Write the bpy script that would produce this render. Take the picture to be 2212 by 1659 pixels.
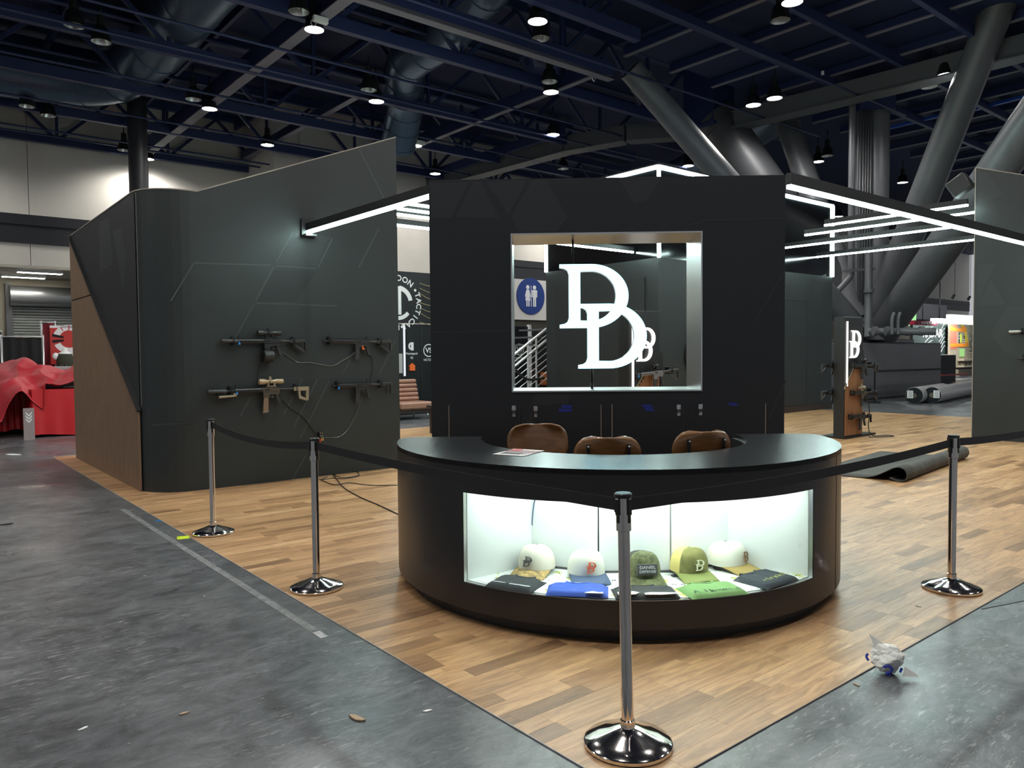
import bpy, bmesh, math, random
from mathutils import Vector, Matrix, noise as mnoise
for _o in list(bpy.data.objects):
    bpy.data.objects.remove(_o)
SC = bpy.context.scene
COL = SC.collection
rnd = random.Random(7)
R = math.radians
# ---------------------------------------------------------------- camera
FPX, CX, CY, EYE = 1650.0, 1106.0, 829.5, 1.55
_p, _r = math.atan(65.5 / FPX), 0.0085
FWD = Vector((0, math.cos(_p), -math.sin(_p)))
_X, _U0 = Vector((1, 0, 0)), Vector((0, math.sin(_p), math.cos(_p)))
UPV = _U0 * math.cos(_r) + _X * math.sin(_r)
RGT = _X * math.cos(_r) - _U0 * math.sin(_r)
CAM = Vector((0, 0, EYE))
cd = bpy.data.cameras.new('camera'); cd.sensor_width = 36.0; cd.lens = FPX / 2212 * 36
cd.clip_start = 0.05; cd.clip_end = 300
camo = bpy.data.objects.new('camera', cd); COL.objects.link(camo)
camo.matrix_world = Matrix(((RGT.x, UPV.x, -FWD.x, 0), (RGT.y, UPV.y, -FWD.y, 0), (RGT.z, UPV.z, -FWD.z, EYE), (0, 0, 0, 1)))
SC.camera = camo
# ---------------------------------------------------------------- world, exposure
w = bpy.data.worlds.new('World'); SC.world = w; w.use_nodes = True
w.node_tree.nodes['Background'].inputs[0].default_value = (0.62, 0.64, 0.68, 1)
w.node_tree.nodes['Background'].inputs[1].default_value = 0.50
SC.view_settings.view_transform = 'Standard'
SC.view_settings.look = 'None'
SC.view_settings.exposure = 0.45
SC.view_settings.gamma = 1.0
SC.view_settings.use_curve_mapping = False
SC.cycles.max_bounces = 4; SC.cycles.diffuse_bounces = 2; SC.cycles.glossy_bounces = 3; SC.cycles.transmission_bounces = 2; SC.cycles.transparent_max_bounces = 6
SC.cycles.use_light_tree = False; SC.cycles.adaptive_threshold = 0.06; SC.cycles.caustics_reflective = False; SC.cycles.caustics_refractive = False
LAMP_W = 400.0          # each burning high-bay lamp
LED_E = 28.0            # linear light bars
LED_COL = (0.72, 1.0, 0.95)
# ---------------------------------------------------------------- frames
# booth frame: u runs right-back along the front edge of the booth floor, v left-back along its left edge
A_U = R(50.666)
UV = Vector((math.sin(A_U), math.cos(A_U), 0)); VV = Vector((-math.cos(A_U), math.sin(A_U), 0))
ORI = Vector((0.424, 2.590, 0))
RB = math.atan2(UV.y, UV.x)
def B(u, v, z=0.0): return ORI + UV * u + VV * v + Vector((0, 0, z))
RD = -(A_U - R(45))      # diagonal frame: x right, y back
SV = Vector((math.sin(-RD), math.cos(-RD), 0)); TV = Vector((math.cos(-RD), -math.sin(-RD), 0))
def D(t, s, z=0.0): return ORI + TV * t + SV * s + Vector((0, 0, z))
def ray(px, py): return FWD + RGT * ((px - CX) / FPX) - UPV * ((py - CY) / FPX)
def on_floor(px, py, z=0.0):
    d = ray(px, py); return CAM + d * ((z - EYE) / d.z)
def at_depth(px, py, y):
    d = ray(px, py); return CAM + d * (y / d.y)
def to_b(P):
    q = P - ORI; return (q.dot(UV), q.dot(VV), P.z)
def at_v(px, py, v):
    d = ray(px, py); t = (v - (CAM - ORI).dot(VV)) / d.dot(VV); return to_b(CAM + d * t)
def at_u(px, py, u):
    d = ray(px, py); t = (u - (CAM - ORI).dot(UV)) / d.dot(UV); return to_b(CAM + d * t)
def at_s(px, py, s):
    d = ray(px, py); t = (s - (CAM - ORI).dot(SV)) / d.dot(SV); q = CAM + d * t - ORI
    return (q.dot(TV), q.dot(SV), q.z)
RT = RD + R(4.0); TS = 4.1; TC = ORI + SV * TS
TX = Vector((math.cos(RT), math.sin(RT), 0)); TY = Vector((-math.sin(RT), math.cos(RT), 0))
def TL(x, y, z=0.0): return TC + TX * x + TY * y + Vector((0, 0, z))
def at_t(px, py, y=0.0):
    d = ray(px, py); t = (y - (CAM - TC).dot(TY)) / d.dot(TY); q = CAM + d * t - TC
    return (q.dot(TX), y, q.z)
# ---------------------------------------------------------------- materials
MATS = {}
def mat(name, col, rough=0.5, metal=0.0, spec=0.5, emit=None, es=0.0, var=None, bump=None, stretch=(1, 1, 1), coat=0.0):
    if name in MATS: return MATS[name]
    m = bpy.data.materials.new(name); m.use_nodes = True; nt = m.node_tree
    b = nt.nodes['Principled BSDF']
    b.inputs['Base Color'].default_value = (*col, 1); b.inputs['Roughness'].default_value = rough
    b.inputs['Metallic'].default_value = metal; b.inputs['Specular IOR Level'].default_value = spec
    if coat: b.inputs['Coat Weight'].default_value = coat; b.inputs['Coat Roughness'].default_value = 0.12
    if emit: b.inputs['Emission Color'].default_value = (*emit, 1); b.inputs['Emission Strength'].default_value = es
    if var or bump:
        tc = nt.nodes.new('ShaderNodeTexCoord'); mp = nt.nodes.new('ShaderNodeMapping'); mp.inputs['Scale'].default_value = stretch
        nt.links.new(tc.outputs['Object'], mp.inputs[0])
    if var:
        sc, amt = var[0], var[1]
        n = nt.nodes.new('ShaderNodeTexNoise'); n.inputs['Scale'].default_value = sc; n.inputs['Detail'].default_value = 6
        n.inputs['Roughness'].default_value = 0.65
        nt.links.new(mp.outputs[0], n.inputs['Vector'])
        cr = nt.nodes.new('ShaderNodeValToRGB')
        c0 = tuple(max(0, c * (1 - amt)) for c in col); c1 = tuple(min(1, c * (1 + amt)) for c in col)
        if len(var) > 2: c1 = var[2]
        cr.color_ramp.elements[0].color = (*c0, 1); cr.color_ramp.elements[1].color = (*c1, 1)
        cr.color_ramp.elements[0].position = 0.3; cr.color_ramp.elements[1].position = 0.7
        nt.links.new(n.outputs['Fac'], cr.inputs[0]); nt.links.new(cr.outputs[0], b.inputs['Base Color'])
    if bump:
        n2 = nt.nodes.new('ShaderNodeTexNoise'); n2.inputs['Scale'].default_value = bump[0]; n2.inputs['Detail'].default_value = 4
        nt.links.new(mp.outputs[0], n2.inputs['Vector'])
        bp = nt.nodes.new('ShaderNodeBump'); bp.inputs['Strength'].default_value = bump[1]; bp.inputs['Distance'].default_value = bump[2] if len(bump) > 2 else 0.01
        nt.links.new(n2.outputs['Fac'], bp.inputs['Height']); nt.links.new(bp.outputs[0], b.inputs['Normal'])
    MATS[name] = m
    return m
def emat(name, col, s):
    if name in MATS: return MATS[name]
    m = bpy.data.materials.new(name); m.use_nodes = True; nt = m.node_tree
    nt.nodes.remove(nt.nodes['Principled BSDF'])
    e = nt.nodes.new('ShaderNodeEmission'); e.inputs[0].default_value = (*col, 1); e.inputs[1].default_value = s
    nt.links.new(e.outputs[0], nt.nodes['Material Output'].inputs[0]); MATS[name] = m
    return m
def glass_mat():
    m = bpy.data.materials.new('clear_glass'); m.use_nodes = True; nt = m.node_tree
    nt.nodes.remove(nt.nodes['Principled BSDF'])
    t = nt.nodes.new('ShaderNodeBsdfTransparent'); t.inputs[0].default_value = (0.96, 0.985, 0.975, 1)
    g = nt.nodes.new('ShaderNodeBsdfGlossy'); g.inputs['Roughness'].default_value = 0.02
    lw_ = nt.nodes.new('ShaderNodeLayerWeight'); pw = nt.nodes.new('ShaderNodeMath'); pw.operation = 'POWER'; pw.inputs[1].default_value = 4.0
    nt.links.new(lw_.outputs['Facing'], pw.inputs[0])
    f = nt.nodes.new('ShaderNodeMath'); f.operation = 'MULTIPLY_ADD'; f.inputs[1].default_value = 0.6; f.inputs[2].default_value = 0.03
    nt.links.new(pw.outputs[0], f.inputs[0])
    mx = nt.nodes.new('ShaderNodeMixShader')
    nt.links.new(f.outputs[0], mx.inputs[0]); nt.links.new(t.outputs[0], mx.inputs[1]); nt.links.new(g.outputs[0], mx.inputs[2])
    nt.links.new(mx.outputs[0], nt.nodes['Material Output'].inputs[0])
    return m
def plank_mat(name, per_island):
    m = bpy.data.materials.new(name); m.use_nodes = True; nt = m.node_tree; N = nt.nodes; L = nt.links
    b = N['Principled BSDF']
    if per_island: src = N.new('ShaderNodeNewGeometry').outputs['Random Per Island']
    else: src = N.new('ShaderNodeObjectInfo').outputs['Random']
    cr = N.new('ShaderNodeValToRGB'); cr.color_ramp.interpolation = 'LINEAR'
    e = cr.color_ramp.elements
    e[0].color = (0.270, 0.155, 0.080, 1); e[0].position = 0
    e[1].color = (0.640, 0.415, 0.225, 1); e[1].position = 1
    for p, c in ((0.18, (0.420, 0.245, 0.120, 1)), (0.45, (0.560, 0.345, 0.178, 1)), (0.75, (0.480, 0.290, 0.150, 1))):
        k = e.new(p); k.color = c
    L.new(src, cr.inputs[0])
    tc = N.new('ShaderNodeTexCoord'); mp = N.new('ShaderNodeMapping'); mp.inputs['Scale'].default_value = (2.2, 17, 17)
    ad = N.new('ShaderNodeVectorMath'); ad.operation = 'ADD'
    mu = N.new('ShaderNodeMath'); mu.operation = 'MULTIPLY'; mu.inputs[1].default_value = 37.0
    L.new(src, mu.inputs[0]); L.new(tc.outputs['Object'], ad.inputs[0]); L.new(mu.outputs[0], ad.inputs[1]); L.new(ad.outputs[0], mp.inputs[0])
    n = N.new('ShaderNodeTexNoise'); n.inputs['Scale'].default_value = 1.3; n.inputs['Detail'].default_value = 5; n.inputs['Roughness'].default_value = 0.7; n.inputs['Distortion'].default_value = 0.6
    L.new(mp.outputs[0], n.inputs['Vector'])
    g = N.new('ShaderNodeValToRGB'); g.color_ramp.elements[0].position = 0.30; g.color_ramp.elements[1].position = 0.62
    g.color_ramp.elements[0].color = (0.42, 0.37, 0.35, 1); g.color_ramp.elements[1].color = (1.08, 1.05, 1.0, 1)
    L.new(n.outputs['Fac'], g.inputs[0])
    mx = N.new('ShaderNodeMixRGB'); mx.blend_type = 'MULTIPLY'; mx.inputs[0].default_value = 0.85
    L.new(cr.outputs[0], mx.inputs[1]); L.new(g.outputs[0], mx.inputs[2]); L.new(mx.outputs[0], b.inputs['Base Color'])
    b.inputs['Roughness'].default_value = 0.36; b.inputs['Specular IOR Level'].default_value = 0.42
    bp = N.new('ShaderNodeBump'); bp.inputs['Strength'].default_value = 0.08; bp.inputs['Distance'].default_value = 0.002
    L.new(n.outputs['Fac'], bp.inputs['Height']); L.new(bp.outputs[0], b.inputs['Normal'])
    return m
def concrete_mat():
    m = bpy.data.materials.new('polished_concrete'); m.use_nodes = True; nt = m.node_tree; N = nt.nodes; L = nt.links
    b = N['Principled BSDF']; tc = N.new('ShaderNodeTexCoord')
    def nz(scale, det, stretch=(1, 1, 1), rot=0.0, dist=0.0, rough=0.6):
        mp = N.new('ShaderNodeMapping'); mp.inputs['Scale'].default_value = stretch; mp.inputs['Rotation'].default_value = (0, 0, rot)
        L.new(tc.outputs['Object'], mp.inputs[0])
        n = N.new('ShaderNodeTexNoise'); n.inputs['Scale'].default_value = scale; n.inputs['Detail'].default_value = det
        n.inputs['Distortion'].default_value = dist; n.inputs['Roughness'].default_value = rough
        L.new(mp.outputs[0], n.inputs['Vector']); return n.outputs['Fac']
    def ramp(src, p0, p1, c0, c1):
        r = N.new('ShaderNodeValToRGB'); r.color_ramp.elements[0].position = p0; r.color_ramp.elements[1].position = p1
        r.color_ramp.elements[0].color = (*c0, 1); r.color_ramp.elements[1].color = (*c1, 1); L.new(src, r.inputs[0]); return r.outputs[0]
    def mix(kind, fac, a, c):
        x = N.new('ShaderNodeMixRGB'); x.blend_type = kind
        if isinstance(fac, float): x.inputs[0].default_value = fac
        else: L.new(fac, x.inputs[0])
        for i, s in ((1, a), (2, c)):
            if isinstance(s, tuple): x.inputs[i].default_value = (*s, 1)
            else: L.new(s, x.inputs[i])
        return x.outputs[0]
    base = ramp(nz(0.6, 6, dist=0.35, rough=0.72), 0.30, 0.72, (0.046, 0.050, 0.057), (0.150, 0.155, 0.162))
    c = mix('MULTIPLY', 1.0, base, ramp(nz(4.0, 8, (1, 1.8, 1), 0.2, 0.8, 0.85), 0.36, 0.66, (0.35, 0.35, 0.35), (1.55, 1.55, 1.55)))
    patch = ramp(nz(0.9, 3), 0.38, 0.55, (0, 0, 0), (1, 1, 1))
    for rot, st, sc, th in ((0.35, (1, 5, 1), 9.0, 0.56), (1.9, (1, 18, 1), 3.0, 0.62)):
        s = ramp(nz(sc, 4, st, rot, 0.4, 0.78), th, th + 0.10, (0, 0, 0), (0.75, 0.75, 0.75))
        s = mix('MULTIPLY', 1.0, s, patch)
        c = mix('MIX', s, c, (0.34, 0.34, 0.34))
    L.new(c, b.inputs['Base Color'])
    rg = ramp(nz(1.3, 3, dist=0.3), 0.25, 0.8, (0.22, 0.22, 0.22), (0.50, 0.50, 0.50)); L.new(rg, b.inputs['Roughness'])
    b.inputs['Specular IOR Level'].default_value = 0.55
    bp = N.new('ShaderNodeBump'); bp.inputs['Strength'].default_value = 0.12; bp.inputs['Distance'].default_value = 0.004
    L.new(nz(2.5, 2), bp.inputs['Height']); L.new(bp.outputs[0], b.inputs['Normal'])
    return m
M_GRAPH = mat('graphite_laminate', (0.0185, 0.0245, 0.0250), 0.50, var=(1.2, 0.10))
M_GRAPH_A = mat('graphite_print_light', (0.024, 0.030, 0.031), 0.50)
M_GRAPH_B = mat('graphite_print_dark', (0.015, 0.019, 0.020), 0.52)
M_LINE = mat('print_line_grey', (0.045, 0.055, 0.055), 0.5)
M_TOWER = mat('tower_laminate', (0.0095, 0.012, 0.016), 0.50, var=(1.2, 0.10))
M_TOWER_A = mat('tower_print_light', (0.020, 0.022, 0.026), 0.5)
M_RAW = mat('raw_board_edge', (0.35, 0.31, 0.26), 0.7)
M_BLACK = mat('satin_black', (0.012, 0.013, 0.014), 0.42)
M_COUNTER = mat('counter_black_laminate', (0.012, 0.012, 0.013), 0.38, coat=0.15)
M_CTOP = mat('counter_top_laminate', (0.016, 0.018, 0.020), 0.27)
M_BLKMET = mat('black_metal', (0.018, 0.018, 0.019), 0.38, metal=0.5)
M_GUN = mat('anodised_black', (0.030, 0.031, 0.033), 0.38, metal=0.35)
M_GUN2 = mat('polymer_black', (0.024, 0.024, 0.026), 0.55)
M_GUNGREY = mat('anodised_grey', (0.050, 0.052, 0.054), 0.42, metal=0.3)
M_TAN = mat('polymer_tan', (0.30, 0.25, 0.17), 0.55)
M_TAN2 = mat('scope_gold_tan', (0.42, 0.33, 0.21), 0.38, metal=0.3)
M_TAN3 = mat('brown_tan_magazine', (0.21, 0.14, 0.09), 0.55)
M_TANREC = mat('bronze_receiver', (0.085, 0.070, 0.052), 0.45, metal=0.3)
M_CHROME = mat('polished_chrome', (0.80, 0.77, 0.74), 0.09, metal=1.0)
M_STEEL = mat('brushed_aluminium', (0.52, 0.54, 0.54), 0.30, metal=1.0, bump=(8, 0.10, 0.002), stretch=(1, 40, 40))
M_SILVER = mat('silver_rail', (0.72, 0.73, 0.74), 0.32, metal=0.7)
M_WOODSL = mat('walnut_slat', (0.27, 0.175, 0.115), 0.5, var=(5, 0.30), stretch=(9, 9, 0.5))
M_WOODSL2 = mat('orange_walnut_slat', (0.30, 0.135, 0.060), 0.5, var=(6, 0.25), stretch=(9, 9, 0.5))
M_PLY = mat('bent_walnut_ply', (0.190, 0.088, 0.030), 0.30, var=(5, 0.30), stretch=(1.2, 7, 7), coat=0.3)
M_LED = emat('led_diffuser', LED_COL, LED_E)
M_WHITE = mat('white_laminate', (0.86, 0.90, 0.88), 0.45)
M_PAPER = mat('white_paper', (0.86, 0.87, 0.85), 0.7)
M_CREAM = mat('cream_wall_paint', (0.76, 0.73, 0.66), 0.8, var=(0.35, 0.06))
M_DKBAND = mat('dark_fascia_paint', (0.020, 0.022, 0.028), 0.6)
M_NAVY = mat('navy_steel_paint', (0.022, 0.036, 0.115), 0.5)
M_NAVY2 = mat('navy_deck_paint', (0.009, 0.018, 0.065), 0.7)
M_DUCT = mat('galvanised_duct_blue', (0.10, 0.16, 0.24), 0.32, metal=0.6, bump=(3, 0.35, 0.03))
M_GREYST = mat('grey_painted_steel', (0.115, 0.119, 0.130), 0.40, var=(1.5, 0.10))
M_GREYBM = mat('lit_flange_grey', (0.20, 0.20, 0.25), 0.5)  # lit look of the beam undersides put into this lighter grey
M_RED = mat('red_satin_cloth', (0.50, 0.010, 0.016), 0.42)
M_REDC = mat('red_crumpled_cloth', (0.42, 0.018, 0.030), 0.6)
M_MAROON = mat('maroon_drape', (0.16, 0.008, 0.018), 0.8)
M_BLKDR = mat('black_drape', (0.006, 0.006, 0.008), 0.85)
M_LEATHER = mat('tan_leather', (0.30, 0.155, 0.105), 0.42, var=(6, 0.15))
M_DKWOOD = mat('dark_brown_wood', (0.030, 0.020, 0.016), 0.5)
M_CARPET = mat('grey_carpet', (0.072, 0.072, 0.066), 0.95, var=(5, 0.25), bump=(80, 0.4, 0.004))
M_BLUETAPE = mat('blue_painter_tape', (0.010, 0.025, 0.24), 0.7)
M_CYANTAG = mat('cyan_plastic', (0.02, 0.22, 0.62), 0.5)
M_ORANGE = mat('orange_plastic', (0.85, 0.16, 0.03), 0.5)
M_WHITEPR = mat('white_print', (0.78, 0.80, 0.82), 0.5)
M_GLASS = glass_mat()
# ---------------------------------------------------------------- mesh builder
def rotM(axis, ang, at=(0, 0, 0)):
    a = Vector(at); return Matrix.Translation(a) @ Matrix.Rotation(ang, 4, axis) @ Matrix.Translation(-a)
class MB:
    def __init__(s): s.v = []; s.f = []; s.m = []; s.s = []
    def add(s, vs, fs, mi=0, sm=False, M=None):
        o = len(s.v)
        s.v += [tuple(M @ Vector(p)) if M is not None else tuple(p) for p in vs]
        for f in fs: s.f.append([i + o for i in f]); s.m.append(mi); s.s.append(sm)
        return s
    def box(s, x0, x1, y0, y1, z0, z1, mi=0, M=None):
        vs = [(x, y, z) for z in (z0, z1) for y in (y0, y1) for x in (x0, x1)]
        return s.add(vs, [(0, 2, 3, 1), (4, 5, 7, 6), (0, 1, 5, 4), (2, 6, 7, 3), (0, 4, 6, 2), (1, 3, 7, 5)], mi, False, M)
    def bar(s, p, q, w, h, mi=0, up=(0, 0, 1)):
        p, q = Vector(p), Vector(q); d = q - p; L = d.length; d.normalize(); upv = Vector(up)
        if abs(d.dot(upv)) > 0.98: upv = Vector((0, 1, 0))
        sx = d.cross(upv).normalized(); uz = sx.cross(d).normalized()
        M = Matrix(((d.x, sx.x, uz.x, p.x), (d.y, sx.y, uz.y, p.y), (d.z, sx.z, uz.z, p.z), (0, 0, 0, 1)))
        return s.box(0, L, -w / 2, w / 2, -h / 2, h / 2, mi, M)
    def tube(s, pts, r, n=8, mi=0, cap=True, sm=True, M=None):
        pts = [Vector(p) for p in pts]; rs = r if isinstance(r, (list, tuple)) else [r] * len(pts)
        t0 = (pts[1] - pts[0]).normalized(); a = Vector((0, 0, 1)) if abs(t0.z) < 0.9 else Vector((1, 0, 0))
        nx = t0.cross(a).normalized(); vs = []; fs = []
        for i, p in enumerate(pts):
            t = (pts[min(i + 1, len(pts) - 1)] - pts[max(i - 1, 0)])
            if t.length < 1e-9: t = t0
            t.normalize(); nx = (nx - t * nx.dot(t))
            if nx.length < 1e-6: nx = t.orthogonal()
            nx.normalize(); ny = t.cross(nx)
            for k in range(n):
                c = 2 * math.pi * k / n; vs.append(p + (nx * math.cos(c) + ny * math.sin(c)) * rs[i])
        for i in range(len(pts) - 1):
            for k in range(n): a0 = i * n + k; a1 = i * n + (k + 1) % n; fs.append((a0, a1, a1 + n, a0 + n))
        s.add(vs, fs, mi, sm, M)
        if cap:
            o = len(s.v) - len(vs)
            s.f.append([o + k for k in range(n)][::-1]); s.f.append([o + (len(pts) - 1) * n + k for k in range(n)])
            s.m += [mi, mi]; s.s += [False, False]
        return s
    def cyl(s, p, q, r, r2=None, n=16, mi=0, M=None): return s.tube([p, q], [r, r if r2 is None else r2], n, mi, True, True, M)
    def lathe(s, prof, n=32, mi=0, M=None, sm=True):
        vs = []; fs = []
        for (r, z) in prof:
            for k in range(n): c = 2 * math.pi * k / n; vs.append((r * math.cos(c), r * math.sin(c), z))
        for i in range(len(prof) - 1):
            for k in range(n): a0 = i * n + k; a1 = i * n + (k + 1) % n; fs.append((a0, a1, a1 + n, a0 + n))
        return s.add(vs, fs, mi, sm, M)
    def prism(s, poly, d0, d1, ax='y', mi=0, M=None, smside=False):
        n = len(poly)
        def P(a, b, d): return {'y': (a, d, b), 'z': (a, b, d), 'x': (d, a, b)}[ax]
        vs = [P(a, b, d0) for a, b in poly] + [P(a, b, d1) for a, b in poly]
        s.add(vs, [tuple(range(n))[::-1], tuple(range(n, 2 * n))], mi, False, M)
        s.add(vs, [(i, (i + 1) % n, n + (i + 1) % n, n + i) for i in range(n)], mi, smside, M); return s
    def grid(s, fn, nu, nv, mi=0, sm=True, M=None):
        vs = [fn(i / nu, j / nv) for j in range(nv + 1) for i in range(nu + 1)]
        fs = [(j * (nu + 1) + i, j * (nu + 1) + i + 1, (j + 1) * (nu + 1) + i + 1, (j + 1) * (nu + 1) + i) for j in range(nv) for i in range(nu)]
        return s.add(vs, fs, mi, sm, M)
    def sphere(s, c, rx, ry=None, rz=None, n=12, m=8, mi=0, M=None):
        ry = rx if ry is None else ry; rz = rx if rz is None else rz
        prof = [(math.sin(math.pi * i / m), -math.cos(math.pi * i / m)) for i in range(m + 1)]
        MM = Matrix.Translation(Vector(c)) @ Matrix.Diagonal((rx, ry, rz, 1))
        return s.lathe(prof, n, mi, (M @ MM) if M is not None else MM)
    def mesh(s, me, mi=0, M=None):
        return s.add([v.co.copy() for v in me.vertices], [tuple(p.vertices) for p in me.polygons], mi, False, M)
    def build(s, name, mats, parent=None, bevel=0.0, solid=0.0, kind=None, loc=None, rz=None):
        me = bpy.data.meshes.new(name); me.from_pydata([tuple(p) for p in s.v], [], s.f)
        mats = mats if isinstance(mats, (list, tuple)) else [mats]
        for m in mats: me.materials.append(m)
        me.polygons.foreach_set('material_index', s.m); me.polygons.foreach_set('use_smooth', s.s)
        bm = bmesh.new(); bm.from_mesh(me)
        bmesh.ops.remove_doubles(bm, verts=bm.verts, dist=1e-5)
        bmesh.ops.recalc_face_normals(bm, faces=bm.faces)
        if bevel:
            es = [e for e in bm.edges if len(e.link_faces) == 2 and e.calc_face_angle(0) > 0.6]
            bmesh.ops.bevel(bm, geom=es, offset=bevel, segments=1, profile=0.5, affect='EDGES', clamp_overlap=True)
        for e in bm.edges:
            if len(e.link_faces) == 2 and e.calc_face_angle(0) > 0.66: e.smooth = False
        bm.to_mesh(me); bm.free(); me.update()
        o = bpy.data.objects.new(name, me); COL.objects.link(o)
        if parent is not None: o.parent = parent
        if loc is not None: o.location = loc
        if rz is not None: o.rotation_euler = (0, 0, rz)
        if solid:
            md = o.modifiers.new('thickness', 'SOLIDIFY'); md.thickness = solid; md.offset = 0
        if kind: o['kind'] = kind
        return o
def tag(o, label, cat, group=None):
    o['label'] = label; o['category'] = cat
    if group: o['group'] = group
    return o
def thing(name, label, cat, loc=(0, 0, 0), rz=0.0, group=None):
    o = bpy.data.objects.new(name, None); o.empty_display_size = 0.1; COL.objects.link(o)
    o.location = loc; o.rotation_euler = (0, 0, rz); tag(o, label, cat, group); return o
def struct(o): o['kind'] = 'structure'; return o
def sroot(name, loc=(0, 0, 0), rz=0.0, label=None):
    o = bpy.data.objects.new(name, None); COL.objects.link(o); o.location = loc; o.rotation_euler = (0, 0, rz); o['kind'] = 'structure'
    if label: o['label'] = label
    return o
def _curve_mesh(cu):
    o = bpy.data.objects.new('tmp', cu); COL.objects.link(o)
    dg = bpy.context.evaluated_depsgraph_get(); dg.update()
    me = bpy.data.meshes.new_from_object(o.evaluated_get(dg)); bpy.data.objects.remove(o); bpy.data.curves.remove(cu); return me
_TXT = {}
def text_mesh(s, size=1.0, ext=0.0, bold=0.0, ax='CENTER', sx=1.0):
    """letters in the local XZ plane, facing -y"""
    k = (s, size, ext, bold, ax, sx)
    if k in _TXT: return _TXT[k]
    cu = bpy.data.curves.new('t', 'FONT'); cu.body = s; cu.size = size; cu.extrude = ext; cu.offset = bold; cu.align_x = ax; cu.align_y = 'CENTER'; cu.resolution_u = 3
    me = _curve_mesh(cu); me.transform(Matrix.Rotation(math.pi / 2, 4, 'X') @ Matrix.Diagonal((sx, 1, 1, 1))); _TXT[k] = me; return me
def loops_mesh(loops, ext, res=2):
    """flat shape with holes from closed 2-D loops; XZ plane facing -y"""
    cu = bpy.data.curves.new('s', 'CURVE'); cu.dimensions = '2D'; cu.fill_mode = 'BOTH'; cu.extrude = ext
    for lp in loops:
        sp = cu.splines.new('POLY'); sp.points.add(len(lp) - 1); sp.use_cyclic_u = True
        for i, (x, y) in enumerate(lp): sp.points[i].co = (x, y, 0, 1)
    me = _curve_mesh(cu); me.transform(Matrix.Rotation(math.pi / 2, 4, 'X')); return me
def D_loops(ox=0.0, oz=0.0, s=1.0, n=14):
    def q(x, z): return (ox + x * s, oz + z * s)
    out = [(0, 1), (0.5, 1)] + [(0.5 + 0.59 * math.sin(math.pi * i / n), 0.5 + 0.5 * math.cos(math.pi * i / n)) for i in range(1, n)] + [(0.5, 0), (0, 0), (0, 0.055), (0.08, 0.07), (0.125, 0.10), (0.147, 0.16), (0.147, 0.84), (0.125, 0.90), (0.08, 0.93), (0, 0.945)]
    inn = [(0.33, 0.88), (0.33, 0.12), (0.5, 0.115)] + [(0.5 + 0.39 * math.sin(math.pi * i / n), 0.5 - 0.385 * math.cos(math.pi * i / n)) for i in range(1, n)] + [(0.5, 0.885)]
    return [[q(*p) for p in out], [q(*p) for p in inn]]
_DD = {}
def dd_mesh(s, ext, dx=-0.25, dz=-0.60, gap=0.004):
    """two interlocked serif Ds, lower one moved by (dx, dz); origin at centre"""
    k = (s, ext, dx, dz)
    if k not in _DD:
        W = 1.09 + abs(dx); H = 1 - dz
        x0 = -W / 2 + (abs(dx) if dx < 0 else 0); z0 = -H / 2 - dz
        a = loops_mesh(D_loops(x0 * s, z0 * s, s), ext); b = loops_mesh(D_loops((x0 + dx) * s, (z0 + dz) * s, s), ext)
        b.transform(Matrix.Translation((0, -gap, 0)))
        _DD[k] = (a, b)
    return _DD[k]
def put_dd(mb, s, ext, M, dx=-0.25, dz=-0.60, mi=0, gap=0.002):
    for me in dd_mesh(s, ext, dx, dz, gap): mb.mesh(me, mi, M)
def arc_text(mb, s, r, a0, step, size, M=None, mi=0, bold=0.0):
    """letters round a circle in XZ, clockwise from angle a0 (deg, 0 = top)"""
    for i, ch in enumerate(s):
        if ch == ' ': continue
        a = R(a0 + i * step)
        T = Matrix.Translation((r * math.sin(a), 0, r * math.cos(a))) @ Matrix.Rotation(a, 4, 'Y')
        mb.mesh(text_mesh(ch, size, 0.0, bold), mi, (M @ T) if M is not None else T)
def lerp(a, b, t): return a + (b - a) * t
def spline(pts, k=6):
    P = [Vector(p) for p in pts]; out = []
    for i in range(len(P) - 1):
        p0, p1, p2, p3 = P[max(i - 1, 0)], P[i], P[i + 1], P[min(i + 2, len(P) - 1)]
        for j in range(k):
            t = j / k
            out.append(0.5 * ((2 * p1) + (p2 - p0) * t + (2 * p0 - 5 * p1 + 4 * p2 - p3) * t * t + (3 * p1 - p0 - 3 * p2 + p3) * t ** 3))
    out.append(P[-1]); return out
# ================================================================ the hall
M_WORNTAPE = mat('worn_tape_grey', (0.16, 0.165, 0.165), 0.6, var=(14, 0.5))  # worn grey of the tape residue on the concrete
_fl = MB(); _fl.add([(-45, -25, 0), (95, -25, 0), (95, 60, 0), (-45, 60, 0)], [(0, 1, 2, 3)])
FLOOR = struct(_fl.build('floor', concrete_mat(), loc=ORI, rz=RB))
FLOOR['label'] = 'dark polished concrete hall floor with scuffs'
def floor_strip(u0, v0, u1, v1, w, m, name='tape_residue', h=0.0015):
    b = MB(); b.bar((u0, v0, h / 2), (u1, v1, h / 2), w, h); return b.build(name, m, FLOOR)
floor_strip(-0.15, 2.25, -0.15, 6.76, 0.05, M_WORNTAPE)
floor_strip(-0.15, 2.13, -0.15, 2.24, 0.045, mat('worn_tape_white', (0.4, 0.4, 0.4), 0.6, var=(10, 0.4)))
M_JOINT = mat('pale_saw_joint', (0.15, 0.15, 0.15), 0.7, var=(6, 0.4))
floor_strip(-9, 4.40, -0.1, 5.0, 0.010, M_JOINT, 'saw_joint', 0.001)
floor_strip(-1.3, 3.29, -0.4, 3.21, 0.008, M_JOINT, 'saw_joint', 0.001)
floor_strip(3.05, -0.02, 4.6, -0.5, 0.012, mat('dark_crack', (0.02, 0.02, 0.02), 0.8), 'floor_crack', 0.001)
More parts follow.
